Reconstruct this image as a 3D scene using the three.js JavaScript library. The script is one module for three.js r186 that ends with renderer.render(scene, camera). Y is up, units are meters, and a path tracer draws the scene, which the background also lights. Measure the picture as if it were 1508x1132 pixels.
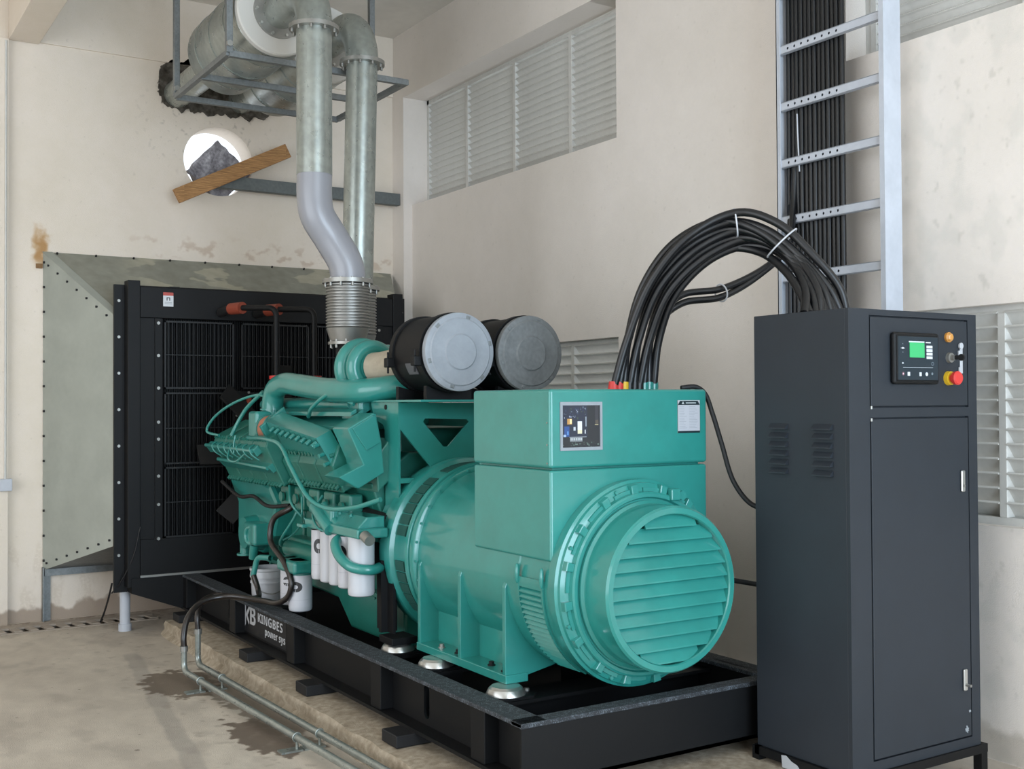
import * as THREE from 'three';
import { RoundedBoxGeometry } from 'three/addons/geometries/RoundedBoxGeometry.js';
import { mergeGeometries, toCreasedNormals } from 'three/addons/utils/BufferGeometryUtils.js';
import { RectAreaLightUniformsLib } from 'three/addons/lights/RectAreaLightUniformsLib.js';
import { createNoise2D } from 'simplex-noise';

// ---------------------------------------------------------------- camera, sky, light, exposure
const scene = new THREE.Scene();
const camera = new THREE.PerspectiveCamera(37.83, 1508 / 1132, 0.05, 200);
camera.position.set(0, 1.6, 0);
camera.up.set(-0.00433, 0.99985, 0.01699);
camera.lookAt(0.53358, 1.6 + 0.016684, -0.845586);
scene.add(camera);
scene.background = new THREE.Color(0.86, 0.93, 1.0);
scene.backgroundIntensity = 1.5;

const renderer = new THREE.WebGLRenderer({ antialias: true });
renderer.toneMapping = THREE.LinearToneMapping;
renderer.toneMappingExposure = 1.02;
renderer.shadowMap.enabled = true;
RectAreaLightUniformsLib.init();

// daylight standing in the open roller door behind the camera and in the open bay on the left
const doorLight = new THREE.RectAreaLight(new THREE.Color(0.66, 0.83, 1.0), 7.8, 4.3, 4.1);
doorLight.name = 'door_daylight'; doorLight.position.set(2.1, 2.1, 3.12); scene.add(doorLight);
const bayLight = new THREE.RectAreaLight(new THREE.Color(0.9, 0.95, 1.0), 2.1, 7.0, 4.1);
bayLight.name = 'bay_daylight'; bayLight.position.set(-3.95, 2.1, -2.6); bayLight.rotation.y = -Math.PI / 2; scene.add(bayLight);

// ---------------------------------------------------------------- helpers
let seed = 20240611;
const rnd = () => { seed = (seed * 1664525 + 1013904223) >>> 0; return seed / 4294967296; };
const n2 = createNoise2D(rnd);
const fbm = (x, y, o = 4) => { let s = 0, a = 0.5, f = 1; for (let i = 0; i < o; i++) { s += a * n2(x * f, y * f); a *= 0.5; f *= 2.03; } return s; };
const clamp = (v, a = 0, b = 1) => Math.min(b, Math.max(a, v));
const sstep = (a, b, v) => { const t = clamp((v - a) / (b - a)); return t * t * (3 - 2 * t); };
const V = (x, y, z) => new THREE.Vector3(x, y, z);
const PI = Math.PI, D = PI / 180;

function tex(w, h, fn, srgb = true) {
  const d = new Uint8Array(w * h * 4);
  for (let j = 0; j < h; j++) for (let i = 0; i < w; i++) {
    const c = fn((i + 0.5) / w, (j + 0.5) / h), k = (j * w + i) * 4;
    d[k] = clamp(c[0], 0, 255); d[k + 1] = clamp(c[1], 0, 255); d[k + 2] = clamp(c[2], 0, 255); d[k + 3] = 255;
  }
  const t = new THREE.DataTexture(d, w, h);
  t.magFilter = THREE.LinearFilter; t.minFilter = THREE.LinearFilter; t.wrapS = t.wrapT = THREE.RepeatWrapping;
  if (srgb) t.colorSpace = THREE.SRGBColorSpace;
  t.needsUpdate = true; return t;
}
function canvasTex(w, h, draw) {
  const c = document.createElement('canvas'); c.width = w; c.height = h;
  draw(c.getContext('2d'), w, h);
  const t = new THREE.CanvasTexture(c); t.colorSpace = THREE.SRGBColorSpace; return t;
}
// tiling noise: torus blend
const tile = (fn) => (u, v) => { const a = sstep(0.8, 1, u), b = sstep(0.8, 1, v); return (fn(u, v) * (1 - a) + fn(u - 1, v) * a) * (1 - b) + (fn(u, v - 1) * (1 - a) + fn(u - 1, v - 1) * a) * b; };

function clean(g) {
  const q = g.index ? g.toNonIndexed() : g.clone();
  for (const k of Object.keys(q.attributes)) if (k !== 'position' && k !== 'normal') q.deleteAttribute(k);
  q.morphAttributes = {}; return q;
}
function boxUV(g) {   // uv in metres, from the face's main direction
  const p = g.attributes.position, n = p.count, uv = new Float32Array(n * 2), a = V(), b = V(), c = V(), m = V();
  for (let i = 0; i < n; i += 3) {
    a.fromBufferAttribute(p, i); b.fromBufferAttribute(p, i + 1); c.fromBufferAttribute(p, i + 2);
    m.copy(b).sub(a).cross(c.clone().sub(a));
    const x = Math.abs(m.x), y = Math.abs(m.y), z = Math.abs(m.z);
    [a, b, c].forEach((q, k) => { const j = (i + k) * 2;
      if (y >= x && y >= z) { uv[j] = q.x; uv[j + 1] = q.z; } else if (x >= z) { uv[j] = q.z; uv[j + 1] = q.y; } else { uv[j] = q.x; uv[j + 1] = q.y; } });
  }
  g.setAttribute('uv', new THREE.BufferAttribute(uv, 2)); return g;
}
function mapGeo(g, m) {
  const q = clean(g); q.applyMatrix4(m);
  if (m.determinant() < 0) { for (const k of ['position', 'normal']) { const a = q.attributes[k].array; for (let i = 0; i < a.length; i += 9) for (let j = 0; j < 3; j++) { const t = a[i + 3 + j]; a[i + 3 + j] = a[i + 6 + j]; a[i + 6 + j] = t; } } }
  return q;
}
const box = (x0, x1, y0, y1, z0, z1, r = 0) => {
  const w = Math.abs(x1 - x0), h = Math.abs(y1 - y0), d = Math.abs(z1 - z0);
  const g = r ? new RoundedBoxGeometry(w, h, d, 2, Math.min(r, w / 2.01, h / 2.01, d / 2.01)) : new THREE.BoxGeometry(w, h, d);
  return g.translate((x0 + x1) / 2, (y0 + y1) / 2, (z0 + z1) / 2);
};
const alignY = (g, dir) => g.applyQuaternion(new THREE.Quaternion().setFromUnitVectors(V(0, 1, 0), dir.clone().normalize()));
function cyl(a, b, r0, r1 = r0, seg = 20) {
  a = V(...a); b = V(...b); const d = b.clone().sub(a);
  const g = new THREE.CylinderGeometry(r1, r0, d.length(), seg);
  alignY(g, d); const m = a.add(b).multiplyScalar(0.5); return g.translate(m.x, m.y, m.z);
}
function tube(pts, r, n = 48, rs = 10, tension = 0.5) {
  const c = new THREE.CatmullRomCurve3(pts.map((p) => V(...p)), false, 'centripetal', tension);
  const parts = [clean(new THREE.TubeGeometry(c, n, r, rs, false))];
  for (const t of [0, 1]) { const p = c.getPoint(t), d = c.getTangent(t).multiplyScalar(t ? 1 : -1); const g = new THREE.CircleGeometry(r, rs); g.applyQuaternion(new THREE.Quaternion().setFromUnitVectors(V(0, 0, 1), d)); parts.push(clean(g.translate(p.x, p.y, p.z))); }
  return mergeGeometries(parts);
}
function bent(pts, r, rad, rs = 12) {   // straight pipe runs joined by round bends
  const P = pts.map((p) => V(...p)), path = new THREE.CurvePath(); let cur = P[0].clone();
  for (let i = 1; i < P.length; i++) {
    if (i < P.length - 1) {
      const d0 = P[i].clone().sub(P[i - 1]).normalize(), d1 = P[i + 1].clone().sub(P[i]).normalize();
      const e = P[i].clone().addScaledVector(d0, -rad), s = P[i].clone().addScaledVector(d1, rad);
      path.add(new THREE.LineCurve3(cur, e)); path.add(new THREE.QuadraticBezierCurve3(e, P[i].clone(), s)); cur = s;
    } else path.add(new THREE.LineCurve3(cur, P[i]));
  }
  const out = [];
  for (const c of path.curves) { const k = c.isLineCurve3 ? 1 : 10; if (c.getLength() > 1e-4) out.push(clean(new THREE.TubeGeometry(c, k, r, rs, false))); }
  return mergeGeometries(out);
}
function lathe(prof, o, dir, seg = 40, crease = 0.6) {
  let g = new THREE.LatheGeometry(prof.map(([r, h]) => new THREE.Vector2(r, h)), seg);
  g = toCreasedNormals(clean(g), crease); alignY(g, V(...dir)); return g.translate(...o);
}
const PL = {
  xy: (o) => new THREE.Matrix4().set(1, 0, 0, 0, 0, 1, 0, 0, 0, 0, 1, o, 0, 0, 0, 1),
  zy: (o) => new THREE.Matrix4().set(0, 0, 1, o, 0, 1, 0, 0, 1, 0, 0, 0, 0, 0, 0, 1),
  xz: (o) => new THREE.Matrix4().set(1, 0, 0, 0, 0, 0, 1, o, 0, 1, 0, 0, 0, 0, 0, 1),
};
function ext(pts, plane, o, depth, bevel = 0, holes = []) {   // polygon in a plane, extruded along the third axis from o
  const s = pts instanceof THREE.Shape ? pts : new THREE.Shape(pts.map(([a, b]) => new THREE.Vector2(a, b)));
  for (const h of holes) s.holes.push(h instanceof THREE.Path ? h : new THREE.Path(h.map(([a, b]) => new THREE.Vector2(a, b))));
  const g = new THREE.ExtrudeGeometry(s, { depth: depth - 2 * bevel, bevelEnabled: bevel > 0, bevelThickness: bevel, bevelSize: bevel, bevelOffset: -bevel, bevelSegments: 2, curveSegments: 24 });
  if (bevel) g.translate(0, 0, bevel);
  return mapGeo(g, PL[plane](o));
}
function sector(ri, ro, a0, a1, z0, z1, cx, cy, bevel = 0) {
  const s = new THREE.Shape(); s.absarc(cx, cy, ro, a0 * D, a1 * D, false); s.absarc(cx, cy, ri, a1 * D, a0 * D, true); s.closePath();
  return ext(s, 'xy', Math.min(z0, z1), Math.abs(z1 - z0), bevel);
}
const ringG = (ri, ro, z0, z1, cx, cy, seg = 64) => lathe([[ri, 0], [ro, 0], [ro, z1 - z0], [ri, z1 - z0], [ri, 0]], [cx, cy, z0], [0, 0, 1], seg);
const hexb = (p, dir, r = 0.01, h = 0.01) => { const d = V(...dir).normalize().multiplyScalar(h); return cyl(p, [p[0] + d.x, p[1] + d.y, p[2] + d.z], r, r, 6); };
const torus = (p, dir, R, r, rs = 12, ts = 40, arc = 2 * PI, spin = 0) => { const g = new THREE.TorusGeometry(R, r, rs, ts, arc); g.rotateZ(spin); g.applyQuaternion(new THREE.Quaternion().setFromUnitVectors(V(0, 0, 1), V(...dir).normalize())); return g.translate(...p); };
const merge = (list) => mergeGeometries([].concat(list).map(clean));

const used = {}, offs = new Map();
const numbered = (n) => { const k = used[n] = (used[n] ?? -1) + 1; return k ? n + '_' + String(k).padStart(3, '0') : n; };
function meshOf(name, geos, mat, o) {
  const g = merge(geos); g.translate(-o.x, -o.y, -o.z); if (!mat.userData.keepUV) boxUV(g.translate(o.x, o.y, o.z)).translate(-o.x, -o.y, -o.z);
  const m = new THREE.Mesh(g, mat); m.name = name; m.castShadow = m.receiveShadow = true; return m;
}
function thing(name, label, category, at = [0, 0, 0], group) {
  const o = new THREE.Group(); o.name = numbered(name); o.position.set(...at); o.userData = { label, category };
  if (group) o.userData.group = group; scene.add(o); offs.set(o, V(...at)); return o;
}
function part(name, geos, mat, parent, label, stuff) {   // geometry given in world metres
  const o = offs.get(parent), m = meshOf(name, geos, mat, o); parent.add(m); offs.set(m, o);
  if (label) m.userData.label = label; if (stuff) m.userData.kind = 'stuff'; return m;
}
function single(name, label, category, geos, mat, at, group) {
  const m = meshOf(numbered(name), geos, mat, V(...at)); m.position.set(...at); m.userData = { label, category };
  if (group) m.userData.group = group; scene.add(m); offs.set(m, V(...at)); return m;
}
function struct(name, geos, mat, label, category, at = [0, 0, 0]) {
  const m = meshOf(name, geos, mat, V(...at)); m.position.set(...at); m.userData = { kind: 'structure', label, category }; scene.add(m); offs.set(m, V(...at)); return m;
}
function uvMesh(name, g, mat, parent) {   // keeps the geometry's own uv (print)
  const m = new THREE.Mesh(g, mat); m.name = name; m.castShadow = m.receiveShadow = true; const o = offs.get(parent); g.translate(-o.x, -o.y, -o.z); parent.add(m); offs.set(m, o); return m;
}

// ---------------------------------------------------------------- materials
const grimeT = tex(384, 384, (u, v) => {
  const a = tile((x, y) => fbm(x * 4, y * 4, 5))(u, v), b = tile((x, y) => fbm(x * 22 + 9, y * 22, 3))(u, v);
  const k = 246 + a * 12 + b * 4; return [k, k, k]; });
const roughT = tex(256, 256, (u, v) => { const a = tile((x, y) => fbm(x * 7 + 3, y * 7, 4))(u, v); const k = 200 + a * 70; return [k, k, k]; }, false);
const speckT = tex(256, 256, (u, v) => { const a = tile((x, y) => fbm(x * 60, y * 60, 2))(u, v); const k = 128 + a * 120; return [k, k, k]; }, false);
const scuffT = tex(256, 256, (u, v) => { const a = tile((x, y) => fbm(x * 9, y * 9, 5))(u, v), b = tile((x, y) => fbm(x * 40, y * 40, 3))(u, v); const k = sstep(-0.1, 0.5, a * 0.5 + b); return [38 + 58 * k, 41 + 63 * k, 45 + 66 * k]; });
const galvT = tex(320, 320, (u, v) => { const a = tile((x, y) => fbm(x * 12, y * 12, 4))(u, v), b = tile((x, y) => fbm(x * 3 + 5, y * 3, 3))(u, v); const k = 222 + a * 18 + b * 14; return [k, k + 1, k - 1]; });
const rep = (t, s) => { const c = t.clone(); c.repeat.set(s, s); c.needsUpdate = true; return c; };
const std = (o) => new THREE.MeshStandardMaterial(o), phy = (o) => new THREE.MeshPhysicalMaterial(o);
const M = {
  teal: phy({ color: 0x298b82, roughness: 0.42, clearcoat: 0.9, clearcoatRoughness: 0.12, map: rep(grimeT, 0.7) }),
  tealRoughShaded: phy({ color: 0x1f7567, roughness: 0.45, clearcoat: 0.5, clearcoatRoughness: 0.25, map: rep(grimeT, 1.5) }),  // duller teal for deep engine parts, their shade painted in as darker colour
  screen: std({ color: 0x1b5048, roughness: 0.7, bumpMap: rep(speckT, 12), bumpScale: 0.0008 }),
  black: phy({ color: 0x0b0c0e, roughness: 0.55, specularIntensity: 0.6, map: rep(grimeT, 1.1) }),
  blackMatte: std({ color: 0x08090b, roughness: 0.75 }),
  scuffed: std({ color: 0xffffff, roughness: 0.75, map: rep(scuffT, 3), bumpMap: rep(speckT, 6), bumpScale: 0.001 }),
  rubber: std({ color: 0x141416, roughness: 0.6 }),
  cable: phy({ color: 0x0c0d10, roughness: 0.4, clearcoat: 0.15, clearcoatRoughness: 0.3 }),
  hose: phy({ color: 0x1d1613, roughness: 0.35, clearcoat: 0.4, clearcoatRoughness: 0.25 }),
  charcoal: phy({ color: 0x1e252d, roughness: 0.62, bumpMap: rep(speckT, 10), bumpScale: 0.0004, map: rep(grimeT, 0.9), clearcoat: 0.1, clearcoatRoughness: 0.5 }),
  cabDark: std({ color: 0x22272e, roughness: 0.7 }),
  galv: std({ color: 0xb2b7b2, roughness: 0.4, metalness: 0.6, map: rep(galvT, 1.4), roughnessMap: roughT }),
  galvDull: std({ color: 0xaaaea5, roughness: 0.6, metalness: 0.15, map: rep(grimeT, 0.6) }),
  steelBar: std({ color: 0x94989a, roughness: 0.5, metalness: 0.6, map: rep(galvT, 3) }),
  greyPaint: phy({ color: 0x8f9096, roughness: 0.4, clearcoat: 0.5, clearcoatRoughness: 0.2 }),
  bright: std({ color: 0xc8c9c6, roughness: 0.28, metalness: 0.9 }),
  bellows: std({ color: 0x9a9995, roughness: 0.45, metalness: 0.85 }),
  zinc: std({ color: 0x9b9a95, roughness: 0.4, metalness: 0.7 }),
  white: phy({ color: 0xc3c5ca, roughness: 0.4, clearcoat: 0.3, clearcoatRoughness: 0.3 }),
  trayWhite: std({ color: 0xc3c7cf, roughness: 0.55, map: rep(grimeT, 1) }),
  lidGrey: std({ color: 0x969ca3, roughness: 0.55, map: rep(grimeT, 2) }),
  lidDirty: std({ color: 0x808385, roughness: 0.7, map: rep(galvT, 2.4) }),
  louver: std({ color: 0xd6d4ce, roughness: 0.6, map: rep(grimeT, 1) }),
  orange: std({ color: 0x8a3c28, roughness: 0.6 }),
  salmon: std({ color: 0xb0735c, roughness: 0.7 }),
  red: std({ color: 0xd23b35, roughness: 0.45 }),
  yellow: std({ color: 0xdfb52c, roughness: 0.45 }),
  amber: phy({ color: 0xc98b3d, roughness: 0.3, clearcoat: 0.6 }),
  wood: std({ color: 0xffffff, roughness: 0.8, map: tex(512, 128, (u, v) => { const g = fbm(u * 3, v * 14, 4), h = fbm(u * 16, v * 90, 2); return [164 + g * 50 + h * 30, 122 + g * 40 + h * 24, 78 + g * 28 + h * 16]; }) }),
  cement: std({ color: 0xffffff, roughness: 0.95, map: tex(256, 256, (u, v) => { const a = tile((x, y) => fbm(x * 8, y * 8, 5))(u, v), b = tile((x, y) => fbm(x * 30, y * 30, 3))(u, v); const k = 150 + a * 60 + b * 34; return [k, k - 3, k + 2]; }), bumpMap: speckT, bumpScale: 0.004 }),
  mortar: std({ color: 0xffffff, roughness: 1, map: tex(256, 256, (u, v) => { const a = tile((x, y) => fbm(x * 8, y * 8, 5))(u, v), b = tile((x, y) => fbm(x * 26, y * 26, 3))(u, v); const k = 82 + a * 46 + b * 22; return [k + 3, k - 2, k - 10]; }), bumpMap: rep(speckT, 3), bumpScale: 0.01 }),
  tag: std({ color: 0xb4b6ba, roughness: 0.5 }),
};
M.wood.map.repeat.set(1.2, 8);

// painted walls and floor: uv are world metres, the stains sit where the photograph shows them
const BX0 = -4, BW = 9;      // back wall texture covers x -4..5, y 0..5
const backT = tex(1152, 640, (u, v) => {
  const x = BX0 + u * BW, y = v * 5;
  const a = fbm(x * 0.8, y * 0.8, 4), b = fbm(x * 6 + 40, y * 6, 4), c = fbm(x * 30, y * 30, 2);
  let r = 228 + a * 6 + b * 2 + c * 1.5, g = 216 + a * 6 + b * 2 + c * 1.5, l = 201 + a * 8 + b * 3 + c * 2;
  const mixc = (k, R, G, B) => { r += (R - r) * k; g += (G - g) * k; l += (B - l) * k; };
  // bare, dirty plaster along the foot of the wall
  const foot = 0.1 + 0.04 * fbm(x * 3, 2.2, 4) + 0.05 * sstep(1.4, 2.2, x);
  mixc(0.75 * sstep(foot + 0.015, foot - 0.02, y + b * 0.04), 150, 132, 116);
  mixc(0.16 * sstep(0.1, 0.35, fbm(x * 5, y * 1.5 + 7, 4)) * sstep(0.75, 0.5, y) * sstep(0.05, 0.2, c + 0.3), 178, 160, 138);
  // rust run at the duct corner
  mixc(0.8 * sstep(0.06, 0.0, Math.abs(x - 1.485 + b * 0.05) - 0.012) * sstep(2.6, 2.72, y) * sstep(3.02, 2.82, y + b * 0.12), 168, 120, 66);
  // scraped brick dust above the duct
  const d1 = sstep(0.15, 0.42, fbm(x * 4 + 3, y * 6, 5)) * sstep(2.74, 2.79, y) * sstep(3.0, 2.84, y) * sstep(1.9, 2.4, x);
  mixc(0.4 * d1, 176, 148, 126);
  // mortar splashes round the opening of the silencers
  const d2 = sstep(0.34, 0.5, fbm(x * 11, y * 11 + 20, 4)) * sstep(0.75, 0.2, Math.hypot(x - 2.75, (y - 3.85) * 1.3));
  mixc(0.35 * d2, 140, 130, 118);
  const d3 = sstep(0.56, 0.68, fbm(x * 13 + 8, y * 13, 3)); mixc(0.2 * d3, 160, 148, 134);
  return [r, g, l];
});
backT.repeat.set(1 / BW, 1 / 5); backT.offset.set(-BX0 / BW, 0);
const sideT = tex(1152, 528, (u, v) => {   // z -9.5..3.5, y 0..6
  const z = -9.5 + u * 13, y = v * 6;
  const a = fbm(z * 0.7 + 30, y * 0.7, 4), b = fbm(z * 5 + 80, y * 5, 4), c = fbm(z * 26, y * 26 + 50, 2);
  let r = 228 + a * 6 + b * 2 + c * 1.5, g = 219 + a * 6 + b * 2 + c * 1.5, l = 210 + a * 7 + b * 2 + c * 2;
  const mixc = (k, R, G, B) => { r += (R - r) * k; g += (G - g) * k; l += (B - l) * k; };
  const near = sstep(-3.75, -3.45, z);
  mixc(0.22 * near * sstep(0.08, 0.42, fbm(z * 3.2, y * 2.4 + 9, 5)), 192, 190, 182);
  mixc(0.25 * near * sstep(0.42, 0.62, fbm(z * 9 + 4, y * 6, 4)), 168, 164, 152);
  mixc(0.15 * sstep(0.52, 0.66, fbm(z * 12 + 4, y * 12, 3)), 168, 160, 148);
  mixc(0.45 * sstep(0.05, 0.0, Math.abs(y - 0.06 + b * 0.04) - 0.05), 150, 140, 126);
  return [r, g, l];
});
sideT.repeat.set(1 / 13, 1 / 6); sideT.offset.set(9.5 / 13, 0);
const floorT = tex(1000, 1300, (u, v) => {   // x -4.5..5, z -9.5..3.5
  const x = -4.5 + u * 9.5, z = -9.5 + v * 13;
  const a = fbm(x * 0.9, z * 0.9 + 60, 5), b = fbm(x * 5 + 11, z * 3, 5), c = fbm(x * 24, z * 24, 2);
  let r = 192 + a * 16 + b * 10 + c * 4, g = 180 + a * 16 + b * 10 + c * 4, l = 165 + a * 15 + b * 9 + c * 4;
  const mixc = (k, R, G, B) => { r += (R - r) * k; g += (G - g) * k; l += (B - l) * k; };
  mixc(0.4 * sstep(0.15, 0.5, fbm(x * 2.2 + 5, z * 1.6 + 2, 5)), 160, 149, 137);
  // grey strip of old paint on the slab
  const t = (z + 7.39) / 2.43, cx = 1.78 - 0.31 * t; mixc(0.32 * sstep(0.06, 0.035, Math.abs(x - cx) + b * 0.015) * sstep(-7.5, -7.4, z), 128, 122, 116);
  // oil and water marks beside the pipes
  const w = (px, pz, rx, rz) => Math.hypot((x - px) / rx, (z - pz) / rz) + 0.55 * fbm(x * 7, z * 7, 4);
  mixc(0.72 * sstep(1.02, 0.9, w(1.83, -6.5, 0.2, 0.35)), 88, 74, 60);
  mixc(0.72 * sstep(1.02, 0.9, w(1.88, -5.25, 0.13, 0.36)), 78, 64, 52);
  mixc(0.6 * sstep(1.0, 0.85, w(2.02, -5.9, 0.12, 0.95)), 98, 84, 70);
  mixc(0.3 * sstep(0.3, 0.5, fbm(x * 6 + 70, z * 6, 3)) * sstep(0.5, 0.15, Math.abs(x - 1.85)) , 136, 124, 112);
  mixc(0.55 * sstep(0.63, 0.69, fbm(x * 9 + 33, z * 9, 3)), 80, 70, 62);
  mixc(0.6 * sstep(-8.3, -8.75, z + b * 0.2) * sstep(-0.2, 0.3, b + c), 132, 116, 102);
  return [r, g, l];
});
floorT.repeat.set(1 / 9.5, 1 / 13); floorT.offset.set(4.5 / 9.5, 9.5 / 13);
const wallBackM = std({ color: 0xffffff, roughness: 0.85, map: backT, bumpMap: rep(speckT, 2), bumpScale: 0.0015 });
const wallSideM = std({ color: 0xffffff, roughness: 0.85, map: sideT, bumpMap: rep(speckT, 2), bumpScale: 0.0015 });
const ceilM = std({ color: 0xe8e1d7, roughness: 0.9, map: rep(grimeT, 0.3) });
const floorM = std({ color: 0xffffff, roughness: 0.82, map: floorT, bumpMap: rep(speckT, 2), bumpScale: 0.002 });

// ---------------------------------------------------------------- room
struct('floor', ext([[-4.3, -9.2], [4.75, -9.2], [4.75, 3.45], [-4.3, 3.45]], 'xz', -0.25, 0.25, 0, [[[0.2, -8.78], [0.2, -8.55], [2.24, -8.55], [2.24, -8.78]]]), floorM, 'stained pale concrete floor of the generator hall', 'floor');
{
  const s = new THREE.Shape([[-4.3, 0], [4.75, 0], [4.75, 4.84], [-4.3, 4.84]].map(([a, b]) => new THREE.Vector2(a, b)));
  const h = new THREE.Path(); h.absellipse(2.84, 3.575, 0.285, 0.28, 0, 2 * PI, true); s.holes.push(h);
  const wb = struct('wall_back', ext(s, 'xy', -9.2, 0.25), wallBackM, 'cream plastered back wall with a round hole below the silencers', 'wall');
  const rag = []; const N = 220;
  for (let i = 0; i < N; i++) { const a = i / N * 2 * PI; const c = Math.cos(a), q = Math.sin(a);
    const rx = 0.47, ry = 0.2, k = Math.pow(Math.pow(Math.abs(c), 5) + Math.pow(Math.abs(q), 5), -1 / 5);
    rag.push([2.83 + rx * k * c + 0.03 * fbm(i * 0.13, 3, 4) , 4.15 + ry * k * q + 0.045 * fbm(i * 0.16, 9, 4)]); }
  part('mortar_patch', ext(rag, 'xy', -8.96, 0.03), M.mortar, wb, 'rough dark mortar packed round the exhaust tails');
}
struct('wall_pier', [box(0.9, 1.262, 0, 4.3, -8.95, -8.9, 0.004)], wallBackM, 'shallow cream pier at the left end of the back wall', 'pier');
struct('trim_1', box(1.27, 4.406, 4.315, 4.84, -8.95, -8.93, 0.003), wallBackM, 'cream concrete beam along the top of the back wall', 'beam');
struct('trim_2', box(1.262, 1.475, 4.3, 4.84, -8.93, 3.2, 0.006), wallBackM, 'cream ceiling beam running out from the back wall', 'beam');
{
  const hole = (z0, z1, y0, y1) => [[z0, y0], [z0, y1], [z1, y1], [z1, y0]];
  struct('wall_right', ext([[-8.95, 0], [3.2, 0], [3.2, 4.84], [-8.95, 4.84]], 'zy', 4.49, 0.26, 0,
    [hole(-8.737, -5.816, 3.335, 4.27), hole(-8.2, -5.81, 1.04, 2.03), hole(-3.903, -0.9, 3.335, 4.27), hole(-3.9, -0.9, 1.04, 2.03)]), wallSideM,
    'cream plastered side wall with two rows of louvred windows', 'wall');
}
struct('trim_3', [box(4.406, 4.49, 0, 4.84, -8.95, -8.737), box(4.406, 4.49, 4.27, 4.84, -8.737, 3.2)], wallSideM, 'cream corner column and lintel beam of the side wall', 'column');
struct('ceiling', box(-4.3, 4.75, 4.84, 5.04, -9.2, 3.45), ceilM, 'plain cream concrete ceiling', 'ceiling');
struct('wall_left', ext([[-9, 0], [3.2, 0], [3.2, 4.84], [-9, 4.84]], 'zy', -4.3, 0.25, 0, [[[-6.15, 0.0001], [-6.15, 4.2], [0.95, 4.2], [0.95, 0.0001]]]), wallSideM, 'cream plastered wall with a wide open bay', 'wall');
struct('wall_front', ext([[-4.3, 0], [4.75, 0], [4.75, 4.84], [-4.3, 4.84]], 'xy', 3.2, 0.25, 0, [[[-0.1, 0.0001], [-0.1, 4.2], [4.3, 4.2], [4.3, 0.0001]]]), wallBackM, 'cream plastered wall with a wide open roller doorway', 'wall');

function louvers(name, label, X, y0, y1, zs, pitch, slatW) {
  const o = new THREE.Group(); o.name = name; o.userData = { kind: 'structure', label, category: 'window' }; o.position.set(X, y0, zs[0]); scene.add(o); offs.set(o, V(X, y0, zs[0]));
  const zA = zs[0], zB = zs[zs.length - 1], f = 0.035;
  part('window_frame', [box(X - 0.02, X + 0.05, y0, y0 + f, zA, zB), box(X - 0.02, X + 0.05, y1 - f, y1, zA, zB), box(X - 0.02, X + 0.05, y0, y1, zA, zA + f), box(X - 0.02, X + 0.05, y0, y1, zB - f, zB)], M.louver, o);
  for (let i = 1; i < zs.length - 1; i++) part('mullion', box(X - 0.025, X + 0.05, y0 + f, y1 - f, zs[i] - 0.02, zs[i] + 0.02, 0.004), M.louver, o);
  const n = Math.floor((y1 - y0 - 2 * f - 0.02) / pitch), kinds = {};
  for (let p = 0; p < zs.length - 1; p++) {
    const a = zs[p] + (p ? 0.02 : f), b = zs[p + 1] - (p < zs.length - 2 ? 0.02 : f), L = b - a, key = L.toFixed(3);
    if (!kinds[key]) { const g = new THREE.BoxGeometry(slatW, 0.004, L), lip = new THREE.BoxGeometry(0.006, 0.012, L).translate(-slatW / 2, -0.003, 0); const q = merge([g, lip]); q.rotateZ(-50 * D); kinds[key] = boxUV(q); }
    for (let k = 0; k <= n; k++) {
      const m = new THREE.Mesh(kinds[key], M.louver); m.name = 'slat'; m.castShadow = m.receiveShadow = true;
      m.position.set(0.015, f + 0.025 + k * pitch, (a + b) / 2 - zA); m.rotation.z = (rnd() - 0.5) * 0.05; o.add(m);
    }
  }
}
louvers('window_1', 'long grey louvred window high beside the exhaust pipes', 4.66, 3.335, 4.27, [-8.737, -8.03, -7.297, -6.545, -5.816], 0.052, 0.092);
louvers('window_2', 'low louvred window half hidden behind the air cleaners', 4.58, 1.04, 2.03, [-8.2, -7.35, -6.42, -5.81], 0.066, 0.112);
louvers('window_3', 'high louvred window behind the cable ladder', 4.66, 3.335, 4.27, [-3.903, -3.85, -3.0, -2.2, -1.4, -0.9], 0.052, 0.092);
louvers('window_4', 'low pale louvred window to the right of the control cabinet', 4.58, 1.04, 2.03, [-3.9, -3.09, -2.3, -1.5, -0.9], 0.066, 0.112);

// plinth under the generator, rough cast edge
{
  const g = new THREE.BoxGeometry(1.72, 0.095, 4.75, 24, 3, 80); const p = g.attributes.position;
  for (let i = 0; i < p.count; i++) { const x = p.getX(i), y = p.getY(i), z = p.getZ(i);
    if (x < -0.8) { const top = (y + 0.0475) / 0.095; p.setX(i, x + 0.02 * fbm(z * 3.1, 5 + y * 4, 4) + (top > 0.9 ? 0.012 : 0) + (top < 0.1 ? -0.03 - 0.03 * Math.max(0, fbm(z * 1.9, 11, 3)) : 0)); } 
    if (y > 0.04) p.setY(i, y + 0.004 * fbm(x * 5, z * 5, 3) - (x < -0.8 ? 0.008 : 0)); }
  g.computeVertexNormals(); g.translate(3.0, 0.0465, -5.62);
  const plM = std({ color: 0xffffff, roughness: 0.92, bumpMap: rep(speckT, 3), bumpScale: 0.004, map: tex(320, 320, (u, v) => { const a = tile((x, y) => fbm(x * 4, y * 4, 5))(u, v), b = tile((x, y) => fbm(x * 20, y * 20, 3))(u, v); const k = a * 46 + b * 22, s = sstep(0.1, 0.35, a); return [168 + k - 26 * s, 154 + k - 26 * s, 134 + k - 26 * s]; }) });
  struct('concrete_plinth', g, plM, 'rough low concrete plinth under the generator skid', 'plinth');
}

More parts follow.
